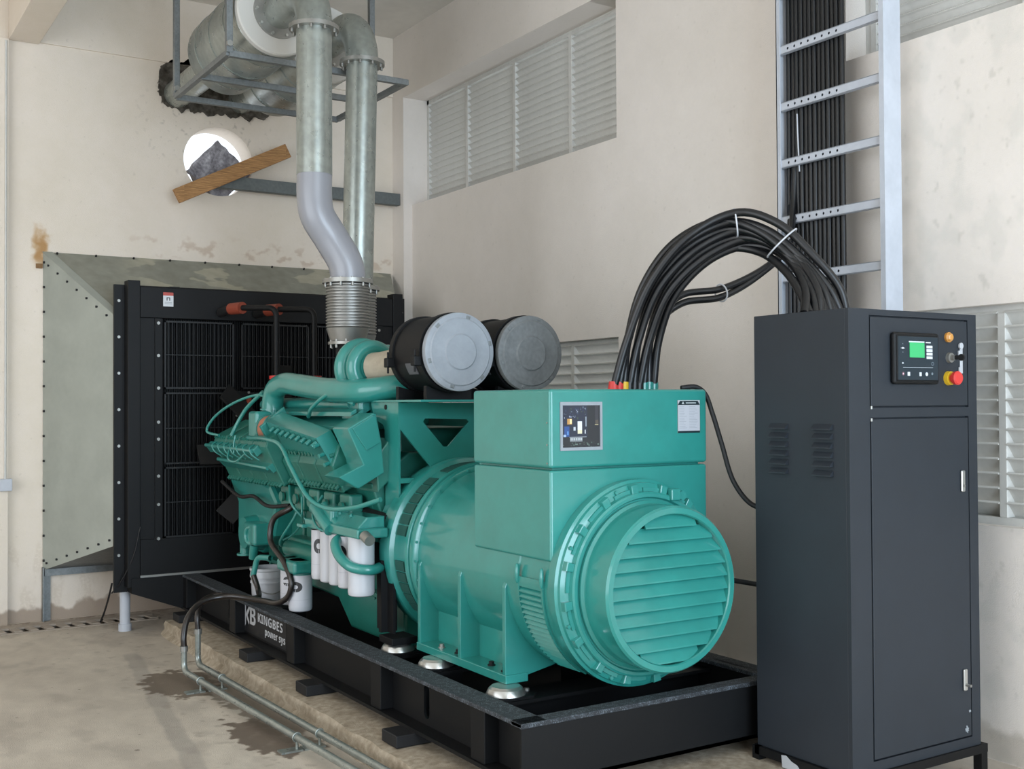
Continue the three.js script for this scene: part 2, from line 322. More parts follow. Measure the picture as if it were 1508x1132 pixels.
// ---------------------------------------------------------------- skid base
const CX = 2.97, CY = 0.845;
{
  const t = thing('generator_skid', 'long black steel skid frame with scuffed top flanges under the generator', 'skid', [CX, 0.15, -5.7]);
  const x0 = 2.28, x1 = 3.70, y0 = 0.15, y1 = 0.395, zF = -3.56, zB = -8.1;
  const slot = (z, y, r, h) => { const p = new THREE.Path(); p.moveTo(z - r, y - h); p.absarc(z, y - h, r, PI, 2 * PI, false); p.lineTo(z + r, y + h); p.absarc(z, y + h, r, 0, PI, false); p.closePath(); return p; };
  const web = ext([[zB, y0 + 0.01], [zF - 0.01, y0 + 0.01], [zF - 0.01, y1 - 0.01], [zB, y1 - 0.01]], 'zy', x0 + 0.075, 0.012, 0, [slot(-4.46, 0.27, 0.026, 0.05), slot(-7.2, 0.27, 0.022, 0.045)]);
  const rail = part('side_rail', [web, box(x0, x0 + 0.12, y0, y0 + 0.016, zB, zF)], M.black, t);
  part('top_flange', [box(x0, x0 + 0.12, y1 - 0.018, y1, zB, zF, 0.004)], M.scuffed, rail, 'scuffed paint-worn top flange');
  for (const z of [-8.0, -6.95, -5.95, -4.85, -3.9]) part('stiffener', [box(x0 + 0.008, x0 + 0.08, y0 + 0.016, y1 - 0.018, z - 0.055, z + 0.055, 0.004)], M.black, rail);
  const r2 = part('side_rail', [box(x1 - 0.087, x1 - 0.075, y0, y1, zB, zF), box(x1 - 0.12, x1, y0, y0 + 0.016, zB, zF)], M.black, t);
  part('top_flange', [box(x1 - 0.12, x1, y1 - 0.018, y1, zB, zF, 0.004)], M.scuffed, r2, 'scuffed paint-worn top flange');
  const e = part('end_beam', [box(x0, x1, y0, y1 - 0.02, zF - 0.012, zF), box(x0 + 0.1, x1 - 0.1, y0, y0 + 0.016, zF - 0.1, zF)], M.black, t);
  part('top_flange', [box(x0, x1, y1 - 0.02, y1, zF - 0.075, zF + 0.002, 0.004)], M.scuffed, e, 'scraped grey top flange');
  part('cross_member', [box(x0 + 0.09, x1 - 0.09, 0.335, 0.35, -4.17, -3.985), box(x0 + 0.09, x1 - 0.09, y0 + 0.02, 0.335, -4.09, -4.07)], M.black, t);
  for (const z of [-4.708, -5.109, -6.7]) for (const [a, b] of [[x0 + 0.09, 2.68], [3.26, x1 - 0.09]]) part('mount_shelf', [box(a, b, 0.335, 0.35, z - 0.09, z + 0.09), box(a, b, y0 + 0.012, 0.335, z - 0.006, z + 0.006)], M.black, t);
  part('drip_tray', box(x0 + 0.09, x1 - 0.09, y0 + 0.004, y0 + 0.012, zB, zF - 0.02), M.blackMatte, t);
  // outriggers that carry the radiator
  for (const s of [1, -1]) {
    const X = (x) => CX + s * (x - CX);
    part('outrigger', [ext([[X(1.93), 0.29], [X(2.29), 0.15], [X(2.29), 0.395], [X(1.93), 0.395]], 'xy', -8.04, 0.014), ext([[X(1.93), 0.29], [X(2.29), 0.15], [X(2.29), 0.395], [X(1.93), 0.395]], 'xy', -8.3, 0.014),
      box(Math.min(X(1.93), X(2.29)), Math.max(X(1.93), X(2.29)), 0.38, 0.395, -8.3, -8.02), box(Math.min(X(1.93), X(1.945)), Math.max(X(1.93), X(1.945)), 0.29, 0.39, -8.3, -8.03)], M.black, t);
  }
  part('end_beam', box(x0, x1, y0, y1, -8.3, -8.1), M.black, t);
  // printed name on the web
  const c = canvasTex(768, 256, (g, w, h) => {
    g.fillStyle = '#1a1b1e'; g.fillRect(0, 0, w, h); g.fillStyle = '#c4c6c9';
    g.beginPath(); g.moveTo(20, 8); g.lineTo(54, 8); g.lineTo(54, 190); g.lineTo(20, 236); g.fill();
    g.beginPath(); g.moveTo(54, 100); g.lineTo(120, 20); g.lineTo(150, 20); g.lineTo(86, 112); g.lineTo(120, 165); g.lineTo(110, 190); g.lineTo(54, 120); g.fill();
    g.font = 'bold 210px sans-serif'; g.fillText('B', 112, 178);
    g.font = 'bold 104px sans-serif'; g.fillText('KINGBES', 268, 128, 486);
    g.font = 'bold 84px sans-serif'; g.fillText('power sys', 400, 212, 352);
  });
  const pm = std({ map: c, roughness: 0.5 });
  const pg = new THREE.PlaneGeometry(0.75, 0.185); pg.rotateY(-PI / 2); pg.translate(x0 + 0.0735, 0.272, -6.555);
  const lg = uvMesh('printed_name', pg, pm, t); lg.userData.label = 'white maker name printed on the black web';
}
// rubber pads between plinth and skid
{
  const names = ['below the printed name', 'behind the printed name toward the radiator', 'near the middle of the skid', 'next to the lifting slot'];
  const pads = [[-6.44, 0], [-7.85, 1], [-5.53, 2], [-4.49, 3]];
  for (const [z, k] of pads) single('rubber_pad', 'black rubber block under the skid ' + names[k], 'pad', box(2.19, 2.4, 0.095, 0.15, z - 0.09, z + 0.06, 0.005), M.rubber, [2.295, 0.095, z], 'pads under the skid');
}

// ---------------------------------------------------------------- vibration isolators
{
  const spots = [[-4.08, 'under the end of the alternator foot beside the skid corner'], [-4.708, 'under the rear of the alternator foot'], [-5.109, 'under the black engine leg']];
  for (const [z, where] of spots) {
    const x = 2.535, y = 0.35, t = thing('vibration_isolator', 'silver domed vibration mount ' + where, 'mount', [x, y, z], 'vibration mounts along the skid');
    part('base_plate', [ext([[x - 0.13, z - 0.045], [x - 0.09, z - 0.08], [x + 0.09, z - 0.08], [x + 0.13, z - 0.045], [x + 0.13, z + 0.045], [x + 0.09, z + 0.08], [x - 0.09, z + 0.08], [x - 0.13, z + 0.045]], 'xz', y, 0.01)], M.black, t);
    part('rubber_ring', lathe([[0, 0.01], [0.089, 0.01], [0.089, 0.0135], [0, 0.0135]], [x, y, z], [0, 1, 0], 32), M.rubber, t);
    part('dome', lathe([[0.086, 0.012], [0.082, 0.024], [0.074, 0.038], [0.062, 0.048], [0.05, 0.05], [0, 0.05]], [x, y, z], [0, 1, 0], 36, 0.3), M.bright, t, 'bright plated dome');
    for (const s of [-1, 1]) part('bolt', [hexb([x + s * 0.105, y + 0.01, z], [0, 1, 0], 0.012, 0.012)], M.zinc, t);
  }
}

// ---------------------------------------------------------------- alternator
{
  const t = thing('alternator', 'teal alternator with terminal box and round slatted end cover', 'alternator', [CX, 0.40, -4.4]);
  const body = part('stator_barrel', [lathe([[0.2, 0], [0.422, 0], [0.422, 0.03], [0.416, 0.036], [0.416, 0.23], [0.422, 0.236], [0.422, 1.14], [0.2, 1.15]], [CX, CY, -3.77], [0, 0, -1], 96, 0.5)], M.teal, t);
  // vent slats wrapped on the near end of the barrel
  const vs = []; for (let i = 0; i < 18; i++) { const a = (183.5 + i * 3.1) * D; const g = new THREE.BoxGeometry(0.022, 0.008, 0.165); g.rotateZ(a + 0.75); g.translate(CX + 0.424 * Math.cos(a), CY + 0.424 * Math.sin(a), -3.895); vs.push(g); }
  part('vent_slats', vs, M.teal, body, null, true);
  part('vent_frame', [sector(0.41, 0.43, 176, 181.5, -3.98, -3.81, CX, CY), sector(0.41, 0.432, 176, 240, -3.812, -3.80, CX, CY), sector(0.41, 0.432, 176, 240, -3.992, -3.98, CX, CY)], M.teal, body);
  for (const z of [-3.805, -3.99]) part('vent_clip', lathe([[0.003, 0], [0.009, 0.012], [0.011, 0.045], [0.008, 0.075], [0.003, 0.082]], [CX - 0.434, CY + 0.0, z], [0.02, 1, 0], 12, 0.9), M.teal, body);
  // terminal box
  const lb = part('terminal_box', [box(2.552, 3.392, 0.955, 1.327, -4.372, -3.757, 0.012), box(2.62, 3.3, 1.0, 1.5, -4.45, -4.3, 0.02)], M.teal, t);
  const lid = part('box_cover', [box(2.55, 3.394, 1.334, 1.657, -4.374, -3.755, 0.014)], M.teal, t);
  part('box_neck', box(2.58, 3.365, 1.32, 1.34, -4.345, -3.785), M.teal, lb);
  for (const [y, z] of [[1.43, -3.775], [1.355, -3.775], [1.52, -3.775]]) part('screw', hexb([2.55, y, z], [-1, 0, 0], 0.004, 0.003), M.zinc, lid);
  // inspection window with the regulator board behind it
  const zf = -3.755;
  const win = part('inspection_window', [box(2.598, 2.81, 1.405, 1.418, zf, zf + 0.006), box(2.598, 2.81, 1.59, 1.604, zf, zf + 0.006), box(2.598, 2.609, 1.418, 1.59, zf, zf + 0.006), box(2.799, 2.81, 1.418, 1.59, zf, zf + 0.006)], M.lidGrey, lid, 'grey framed inspection window');
  const brd = canvasTex(256, 256, (g, w, h) => {
    g.fillStyle = '#10141c'; g.fillRect(0, 0, w, h);
    const R = (x, y, a, b, c) => { g.fillStyle = c; g.fillRect(x, y, a, b); };
    R(0, 0, 170, 196, '#141d33'); R(34, 82, 32, 34, '#b98a48'); R(52, 84, 12, 28, '#ecd9a4'); R(14, 128, 34, 62, '#1e4684'); R(8, 178, 18, 14, '#9fb6d6'); R(34, 158, 8, 22, '#5f93cf');
    R(104, 98, 30, 76, '#d9d9de'); R(104, 150, 30, 24, '#d8cfae'); R(158, 70, 6, 60, '#9aa3ad'); R(152, 150, 7, 24, '#c3c6cb'); R(76, 132, 14, 22, '#b7bcc6');
    R(52, 196, 84, 26, '#777c80'); for (let i = 0; i < 7; i++) R(56 + i * 12, 200, 6, 14, '#c0c4c6'); R(48, 192, 116, 3, '#a5a9ad');
    for (let i = 0; i < 34; i++) R(10 + rnd() * 150, 6 + rnd() * 70, 3 + rnd() * 7, 3 + rnd() * 12, ['#4c5566', '#8a8fa0', '#23304e', '#2f3a33'][i % 4]);
    R(224, 0, 22, 120, '#2d2b33'); R(222, 118, 24, 4, '#c9b88a'); R(226, 90, 20, 26, '#4b4238');
    for (let i = 0; i < 22; i++) R(rnd() * 250, 222 + rnd() * 30, 4 + rnd() * 8, 3 + rnd() * 10, ['#2c3430', '#3c4d46', '#5b6d65'][i % 3]);
  });
  const bg = new THREE.PlaneGeometry(0.19, 0.172); bg.translate(2.704, 1.504, zf + 0.0015);
  uvMesh('regulator_board', bg, phy({ map: brd, roughness: 0.5, clearcoat: 1, clearcoatRoughness: 0.05 }), win).userData.label = 'dark circuit board behind the window';
  // nameplate
  const np = canvasTex(256, 320, (g, w, h) => { g.fillStyle = '#b3b5bb'; g.fillRect(0, 0, w, h); g.fillStyle = '#12252a'; g.beginPath(); g.moveTo(0, 46); g.lineTo(24, 6); g.lineTo(232, 6); g.lineTo(256, 46); g.fill(); g.fillRect(0, 300, 256, 20);
    g.fillStyle = '#aeb4b6'; g.beginPath(); g.moveTo(44, 38); g.lineTo(60, 10); g.lineTo(76, 38); g.fill(); g.fillRect(92, 22, 120, 10);
    g.fillStyle = '#8b8f97'; for (let j = 0; j < 14; j++) { g.fillRect(16, 62 + j * 16, 50 + rnd() * 40, 3); g.fillRect(130, 62 + j * 16, 60 + rnd() * 44, 3); } });
  part('nameplate_backing', box(3.222, 3.35, 1.466, 1.609, zf - 0.001, zf + 0.002), M.zinc, lid);
  const ng = new THREE.PlaneGeometry(0.126, 0.143); ng.translate(3.286, 1.5375, zf + 0.0024);
  uvMesh('nameplate', ng, std({ map: np, roughness: 0.45 }), lid).userData.label = 'silver rating plate with a dark header';
  // end bracket
  const br = part('end_bracket', [lathe([[0.30, -0.02], [0.43, -0.02], [0.432, -0.01], [0.432, 0.03], [0.42, 0.036], [0.418, 0.05], [0.405, 0.056], [0.395, 0.06], [0.385, 0.062], [0.382, 0.085], [0.374, 0.09], [0.362, 0.09], [0.355, 0.08], [0.345, 0.08], [0.3, 0.07]], [CX, CY, -3.745], [0, 0, 1], 96, 0.5)], M.teal, t);
  for (let i = 0; i < 16; i++) { const a = i * 22.5 + 8; part('lug', [sector(0.372, 0.417, a - 2.6, a + 2.6, -3.70, -3.665, CX, CY, 0.004), sector(0.378, 0.40, a + 2.6, a + 15, -3.70, -3.678, CX, CY)], M.teal, br); }
  for (let i = 0; i < 8; i++) { const a = (i * 45 + 20) * D; part('bolt', hexb([CX + 0.408 * Math.cos(a), CY + 0.408 * Math.sin(a), -3.692], [0, 0, 1], 0.009, 0.012), M.teal, br); }
  part('sensor_block', [box(CX + 0.12, CX + 0.17, CY + 0.34, CY + 0.39, -3.68, -3.64, 0.006), cyl([CX + 0.19, CY + 0.36, -3.69], [CX + 0.19, CY + 0.36, -3.65], 0.02)], M.teal, br);
  // end cover with slats
  const R0 = 0.337, Ri = 0.303;
  const cov = part('end_cover', [lathe([[0.31, 0], [R0 + 0.012, 0], [R0 + 0.012, 0.012], [R0, 0.02], [R0, 0.16], [R0 - 0.008, 0.17], [Ri + 0.004, 0.17], [Ri, 0.164], [Ri, 0.1], [0, 0.1]], [CX, CY, -3.662], [0, 0, 1], 96, 0.5)], M.teal, t);
  for (let i = 0; i < 11; i++) {
    const y = -0.272 + i * 0.0545, w = Math.sqrt(0.331 ** 2 - Math.max(Math.abs(y - 0.0235), Math.abs(y + 0.03)) ** 2);
    const g = ext([[-0.034, 0.029], [-0.028, 0.031], [-0.002, -0.017], [0.0, -0.0235], [-0.007, -0.0245], [-0.036, 0.022]], 'zy', -w, 2 * w); g.translate(CX, CY + y, -3.502);
    part('slat', g, M.teal, cov);
  }
  // feet
  for (const s of [1, -1]) {
    const X = (x) => CX + s * (x - CX), bx = (a, b, ...r) => box(Math.min(X(a), X(b)), Math.max(X(a), X(b)), ...r);
    const ft = part('foot', [bx(2.535, 2.65, 0.40, 0.438, -4.905, -4.08, 0.004)], M.teal, t);
    for (const z of [-4.885, -4.488, -4.1]) part('rib', [ext([[X(2.538), 0.43], [X(2.538), 0.81], [X(2.546), 0.83], [X(2.6), 0.83], [X(2.75), 0.6], [X(2.85), 0.47], [X(2.78), 0.45], [X(2.65), 0.425]], 'xy', z - 0.0125, 0.025, 0.003)], M.teal, ft);
    part('foot_web', bx(2.64, 2.66, 0.43, 0.62, -4.88, -4.1), M.teal, ft);
    if (s > 0) for (const [x, z] of [[2.575, -4.72], [2.58, -4.57], [2.585, -4.28], [2.575, -4.15]]) part('bolt', [cyl([x, 0.438, z], [x, 0.442, z], 0.018), hexb([x, 0.442, z], [0, 1, 0], 0.012, 0.014)], z < -4.7 ? M.zinc : M.blackMatte, ft);
  }
  // adapter bell and screens
  const ad = part('adapter', [lathe([[0.3, -0.005], [0.428, -0.005], [0.446, 0.004], [0.45, 0.014], [0.45, 0.034], [0.436, 0.04], [0.436, 0.05], [0.452, 0.054], [0.455, 0.062], [0.455, 0.078], [0.44, 0.09], [0.444, 0.215], [0.468, 0.222], [0.472, 0.232], [0.472, 0.275], [0.45, 0.285], [0.3, 0.285]], [CX, CY, -4.915], [0, 0, -1], 96, 0.5)], M.teal, t);
  for (let i = 0; i < 20; i++) { const a0 = 70 + i * 7.6; if (i === 6 || i === 13 || i === 14) continue; part('mesh_screen', sector(0.43, 0.449, a0, a0 + 6.6, -5.115, -5.02, CX, CY), M.screen, ad); }
  for (let i = 0; i < 14; i++) { const a = (96 + i * 12.3) * D; part('bolt', hexb([CX + 0.436 * Math.cos(a), CY + 0.436 * Math.sin(a), -4.912], [0, 0, 1], 0.007, 0.008), M.teal, ad); }
}

// ---------------------------------------------------------------- diesel engine
{
  const t = thing('diesel_engine', 'teal V diesel engine with white canister filters and twin turbochargers', 'engine', [CX, 0.395, -6.2]);
  const mir = (s) => (p) => p.map(([x, y]) => [CX + s * (x - CX), y]);
  // crankcase and sump
  const blk = part('engine_block', [ext([[2.66, 0.56], [3.28, 0.56], [3.33, 0.9], [3.42, 1.18], [3.2, 1.34], [2.74, 1.34], [2.52, 1.18], [2.61, 0.9]], 'xy', -7.3, 1.92, 0.01), box(2.74, 3.2, 1.3, 1.47, -7.0, -5.5, 0.02)], M.tealRoughShaded, t);
  for (let i = 0; i < 8; i++) part('access_cover', [box(2.585, 2.65, 0.78, 0.98, -7.2 + i * 0.25, -7.0 + i * 0.25, 0.015)], M.tealRoughShaded, blk);
  for (let i = 0; i < 7; i++) part('web_rib', [ext([[2.6, 0.6], [2.6, 0.9], [2.53, 1.16], [2.62, 1.16], [2.68, 0.6]], 'xy', -6.98 + i * 0.25, 0.025)], M.tealRoughShaded, blk);
  const pan = part('oil_pan', [ext([[-7.2, 0.58], [-7.2, 0.5], [-6.1, 0.47], [-5.92, 0.33], [-5.24, 0.33], [-5.24, 0.58]], 'zy', 2.64, 0.66, 0.015), box(2.6, 3.34, 0.56, 0.585, -7.25, -5.2, 0.005)], M.tealRoughShaded, t);
  for (let i = 0; i < 20; i++) part('bolt', hexb([2.615, 0.556, -7.15 + i * 0.1], [0, -1, 0], 0.009, 0.012), M.tealRoughShaded, pan);
  part('flywheel_housing', [lathe([[0.2, 0], [0.466, 0], [0.468, 0.01], [0.468, 0.05], [0.45, 0.06], [0.44, 0.16], [0.2, 0.16]], [CX, CY, -5.202], [0, 0, -1], 72, 0.5)], M.teal, t);
  part('engine_leg', [box(2.465, 2.605, 0.40, 0.436, -5.18, -5.03, 0.004), box(2.49, 2.58, 0.436, 0.8, -5.235, -5.205), box(2.525, 2.54, 0.436, 0.86, -5.33, -5.14), box(2.52, 2.68, 0.76, 0.88, -5.35, -5.21)], M.black, t, 'black steel leg between flywheel housing and mount');
  // heads on both banks
  for (const s of [1, -1]) {
    const m = mir(s);
    for (let i = 0; i < 8; i++) {
      const z = -7.32 + i * 0.252;
      const ins = z > -6.5;
      const hd = part('cylinder_head', [ext(m(i === 7 ? [[2.53, 1.14], [2.60, 1.20], [2.66, 1.32], [2.60, 1.42], [2.55, 1.36], [2.52, 1.26]] : ins ? [[2.45, 1.125], [2.60, 1.20], [2.66, 1.32], [2.56, 1.45], [2.42, 1.38], [2.38, 1.27]] : [[2.40, 1.115], [2.60, 1.20], [2.66, 1.32], [2.50, 1.50], [2.30, 1.40], [2.285, 1.35]]), 'xy', z, 0.235, 0.008)], M.tealRoughShaded, t);
      if (s > 0 && i < 7) for (let k = 0; k < 5; k++) { part('bolt', hexb([ins ? 2.40 : 2.31, ins ? 1.33 : 1.378, z + 0.025 + k * 0.046], [-0.8, ins ? -0.3 : 0.7, 0], 0.012, 0.025), M.tealRoughShaded, hd); part('bolt', hexb([ins ? 2.43 : 2.395, ins ? 1.16 : 1.13, z + 0.025 + k * 0.046], [-0.7, -0.7, 0], 0.012, 0.026), M.tealRoughShaded, hd); }
    }
    // upper cover box of the bank with stepped end face
    const af = part('aftercooler_housing', [ext(m([[2.35, 1.471], [2.36, 1.48], [2.495, 1.552], [2.51, 1.548], [2.54, 1.405], [2.556, 1.242], [2.412, 1.166], [2.40, 1.17], [2.30, 1.227], [2.436, 1.288]]), 'xy', -5.5, 0.2, 0.006), ext(m([[2.47, 1.26], [2.6, 1.26], [2.64, 1.36], [2.56, 1.53], [2.45, 1.48], [2.44, 1.40]]), 'xy', -6.9, 1.42, 0.008)], M.teal, t);
    part('recess_wall', ext(m([[2.40, 1.465], [2.50, 1.52], [2.62, 1.26], [2.515, 1.25]]), 'xy', -5.66, 0.05), M.tealRoughShaded, af);
    if (s > 0) part('cover_plate', [ext([[2.452, 1.36], [2.53, 1.40], [2.502, 1.535], [2.49, 1.54], [2.372, 1.475]], 'xy', -5.302, 0.012, 0.003)], M.teal, af);
    for (let k = 0; k < 4; k++) part('cover_rail', [ext(m([[2.47 + k * 0.052, 1.535], [2.505 + k * 0.052, 1.553], [2.505 + k * 0.052, 1.575], [2.47 + k * 0.052, 1.557]]), 'xy', -6.75, 1.22 - k * 0.02, 0.004)], M.teal, af);
  }
  // charge air manifold on the near bank
  {
    const near = [[2.30, 1.42], [2.385, 1.462], [2.50, 1.264], [2.423, 1.222]], far = [[2.32, 1.50], [2.42, 1.555], [2.52, 1.36], [2.42, 1.31]], z0 = -5.60, z1 = -6.42;
    const P = [...near.map(([x, y]) => [x, y, z0]), ...far.map(([x, y]) => [x, y, z1])], F = [[0, 3, 2], [0, 2, 1], [4, 5, 6], [4, 6, 7]], out = [];
    for (let i = 0; i < 4; i++) { const j = (i + 1) % 4; F.push([i, j, 4 + j], [i, 4 + j, 4 + i]); }
    for (const f of F) for (const k of f) out.push(...P[k]);
    const g = new THREE.BufferGeometry(); g.setAttribute('position', new THREE.Float32BufferAttribute(out, 3)); g.computeVertexNormals();
    const mf = part('charge_air_manifold', g, M.teal, t, 'long sloping teal air manifold');
    for (let k = 0; k < 9; k++) part('bolt', hexb([2.315 + k * 0.002, 1.395 + k * 0.0085, -5.63 - k * 0.085], [-0.6, -0.5, 0], 0.013, 0.035), M.teal, mf);
    for (let k = 0; k < 4; k++) part('bolt', hexb([2.325 + k * 0.03, 1.385 - k * 0.05, -5.62], [-0.9, -0.3, 0.2], 0.012, 0.035), M.teal, mf);
    part('flange', [ext([[2.29, 1.47], [2.44, 1.585], [2.54, 1.35], [2.40, 1.28]], 'xy', -6.46, 0.03, 0.006)], M.teal, mf);
    part('rubber_coupling', cyl([2.41, 1.455, -6.46], [2.40, 1.45, -6.60], 0.082, 0.082, 28), M.salmon, mf, 'salmon coloured rubber coupling');
    part('hose_clamp', [cyl([2.41, 1.455, -6.475], [2.408, 1.454, -6.495], 0.088, 0.088, 28), cyl([2.40, 1.45, -6.575], [2.399, 1.45, -6.595], 0.088, 0.088, 28)], M.teal, mf);
    part('manifold_body', [box(2.32, 2.5, 1.36, 1.56, -6.74, -6.60, 0.02), cyl([2.40, 1.40, -6.66], [2.43, 1.22, -6.60], 0.07, 0.08, 24)], M.teal, mf);
  }
  // rails along the outer face of the bank
  part('fuel_rail', [ext([[2.245, 1.33], [2.275, 1.29], [2.31, 1.315], [2.28, 1.36]], 'xy', -7.36, 0.92, 0.005), cyl([2.25, 1.335, -7.36], [2.25, 1.325, -6.46], 0.013, 0.013, 10)], M.teal, t);
  part('fuel_rail', [ext([[2.30, 1.235], [2.34, 1.195], [2.385, 1.225], [2.35, 1.265]], 'xy', -7.26, 0.92, 0.005), cyl([2.30, 1.245, -7.26], [2.31, 1.225, -6.36], 0.013, 0.013, 10)], M.teal, t);
  const tubes = [
    [[2.285, 1.40, -7.2], [2.25, 1.43, -7.35], [2.27, 1.5, -7.3], [2.33, 1.6, -7.1], [2.42, 1.66, -6.85], [2.46, 1.64, -6.72]],
    [[2.30, 1.40, -7.0], [2.33, 1.46, -7.0], [2.38, 1.57, -6.95], [2.44, 1.68, -6.8]],
    [[2.28, 1.40, -6.62], [2.27, 1.40, -6.3], [2.27, 1.37, -6.05], [2.26, 1.25, -5.85], [2.27, 1.10, -5.62], [2.30, 1.06, -5.48], [2.34, 1.08, -5.2], [2.40, 1.13, -5.02]],
    [[2.26, 1.33, -6.9], [2.23, 1.27, -6.85], [2.24, 1.25, -6.75], [2.26, 1.30, -6.62]],
    [[2.36, 1.08, -5.95], [2.34, 1.0, -5.9], [2.40, 0.93, -6.05], [2.45, 0.82, -6.35], [2.46, 0.78, -6.5]],
    [[2.42, 1.12, -6.3], [2.38, 1.02, -6.15], [2.44, 0.94, -6.1], [2.5, 0.9, -6.0]],
    [[2.40, 1.1, -5.75], [2.33, 1.02, -5.72], [2.32, 0.94, -5.62], [2.36, 0.93, -5.55], [2.36, 1.03, -5.6]],
    [[2.52, 1.6, -5.6], [2.46, 1.66, -5.75], [2.42, 1.58, -5.95], [2.44, 1.53, -6.05]],
    [[2.255, 1.41, -6.78], [2.245, 1.36, -6.78], [2.245, 1.30, -6.78]],
    [[2.50, 0.72, -6.6], [2.42, 0.78, -6.45], [2.46, 0.95, -6.3], [2.5, 1.06, -6.3]],
  ];
  tubes.forEach((p, i) => part('fuel_line', tube(p, [0.009, 0.013, 0.0125, 0.007, 0.006, 0.008, 0.007, 0.012, 0.006, 0.009][i], 40, 8), M.teal, t));
  for (let i = 0; i < 7; i++) part('injector_line', tube([[2.275, 1.36, -7.22 + i * 0.12], [2.24, 1.34, -7.2 + i * 0.12], [2.25, 1.30, -7.18 + i * 0.12], [2.29, 1.27, -7.17 + i * 0.12]], 0.005, 14, 6), M.teal, t);
  for (let i = 0; i < 5; i++) part('push_rod_cover', [box(2.44, 2.52, 0.98, 1.12, -6.5 + i * 0.22, -6.36 + i * 0.22, 0.015), cyl([2.43, 1.05, -6.43 + i * 0.22], [2.415, 1.05, -6.43 + i * 0.22], 0.03, 0.03, 14)], M.tealRoughShaded, t);
  part('oil_cooler', [box(2.5, 2.62, 0.66, 0.8, -6.55, -5.9, 0.02), cyl([2.5, 0.73, -6.5], [2.5, 0.73, -5.95], 0.05, 0.05, 20)], M.tealRoughShaded, t);
  part('wiring_harness', tube([[2.40, 1.08, -7.5], [2.42, 1.0, -7.2], [2.41, 1.02, -6.9], [2.40, 0.98, -6.6], [2.44, 1.0, -6.35]], 0.012, 40, 8), M.rubber, t, 'black wiring loom');
  part('fuel_pump', [box(2.34, 2.5, 0.92, 1.06, -5.72, -5.5, 0.02), cyl([2.33, 1.05, -5.70], [2.34, 0.94, -5.50], 0.03, 0.035, 16), cyl([2.36, 1.06, -5.64], [2.37, 0.95, -5.44], 0.022, 0.022, 14)], M.teal, t);
  part('starter_motor', [cyl([2.55, 0.98, -5.6], [2.55, 0.96, -5.24], 0.07, 0.07, 24)], M.blackMatte, t, 'black starter motor');
  // gear case and pump at the fan end
  const gc = part('gear_case', [ext([[-7.56, 1.13], [-7.50, 1.06], [-7.36, 0.94], [-7.36, 0.72], [-7.25, 0.68], [-6.9, 0.70], [-6.72, 0.78], [-6.62, 1.0], [-6.75, 1.10], [-7.2, 1.16]], 'zy', 2.46, 0.3, 0.03), box(2.6, 3.34, 0.6, 1.35, -7.5, -7.28, 0.03)], M.teal, t, 'smooth teal gear case at the fan end');
  part('coolant_pump', [cyl([2.38, 0.78, -7.0], [2.5, 0.78, -7.0], 0.1, 0.12, 28), box(2.36, 2.5, 0.72, 0.86, -6.95, -6.75, 0.02), cyl([2.42, 0.70, -7.08], [2.42, 0.63, -7.08], 0.035), cyl([2.42, 0.64, -7.08], [2.42, 0.628, -7.08], 0.055)], M.teal, gc);
  part('pump_knob', [cyl([2.40, 0.72, -6.85], [2.40, 0.63, -6.88], 0.03, 0.026), torus([2.37, 0.78, -6.84], [-1, 0, 0.3], 0.05, 0.014)], M.teal, gc);
  part('drain_cock', [bent([[2.42, 0.66, -6.62], [2.38, 0.655, -6.74], [2.36, 0.54, -6.76]], 0.018, 0.04)], M.teal, t);
  // fan hub and drive
  const fan = part('fan', [cyl([CX, 1.25, -7.5], [CX, 1.25, -7.9], 0.11, 0.11, 28), ...Array.from({ length: 8 }, (_, i) => { const g = new THREE.BoxGeometry(0.16, 0.55, 0.012); g.rotateY(0.6); g.translate(0, 0.36, 0); g.rotateZ(i * PI / 4); return g.translate(CX, 1.25, -7.82); })], M.blackMatte, t, 'black cooling fan behind the guard');
  // spin-on fuel filters under their header
  const emb = (flip) => { const tx = canvasTex(512, 256, (g, w, h) => { g.fillStyle = '#c6c7cd'; g.fillRect(0, 0, w, h); g.save(); g.translate(256, 92); if (flip) g.scale(-1, 1); g.fillStyle = '#15171e';
    g.beginPath(); g.ellipse(0, 0, 46, 42, 0, 0, 2 * PI); g.fill(); g.fillStyle = '#c6c7cd'; g.beginPath(); g.ellipse(6, 0, 22, 17, 0, 0, 2 * PI); g.fill(); g.fillRect(8, -13, 44, 26); g.fillRect(2, 22, 5, 22); g.fillRect(16, 24, 5, 18); g.restore(); g.fillStyle = '#b3b5bd'; g.fillRect(0, 196, w, 3); }); return phy({ map: tx, roughness: 0.4, clearcoat: 0.3, clearcoatRoughness: 0.3 }); };
  const embA = emb(false), embB = emb(true);
  const canister = (x, y0, y1, z, r, printed, parent) => {
    const c = part('filter_canister', [lathe([[0, 0], [r * 0.8, 0], [r * 0.95, 0.006], [r, 0.018], [r, 0.03], [r * 0.96, 0.03]], [x, y0, z], [0, 1, 0], 28, 0.4), ...(printed ? [] : [cyl([x, y0 + 0.03, z], [x, y1, z], r, r, 28)])], M.white, parent, 'white spin-on filter');
    if (printed) { const g = new THREE.CylinderGeometry(r, r, y1 - y0 - 0.03, 32, 1, true); g.rotateY(PI / 2 + 0.45 + printed.turn); g.translate(x, (y0 + y1 + 0.03) / 2, z); uvMesh('printed_sleeve', g, printed.m, c); }
    part('filter_collar', cyl([x, y1, z], [x, y1 + 0.012, z], r * 0.8, r * 0.8, 24), M.blackMatte, c);
    return c;
  };
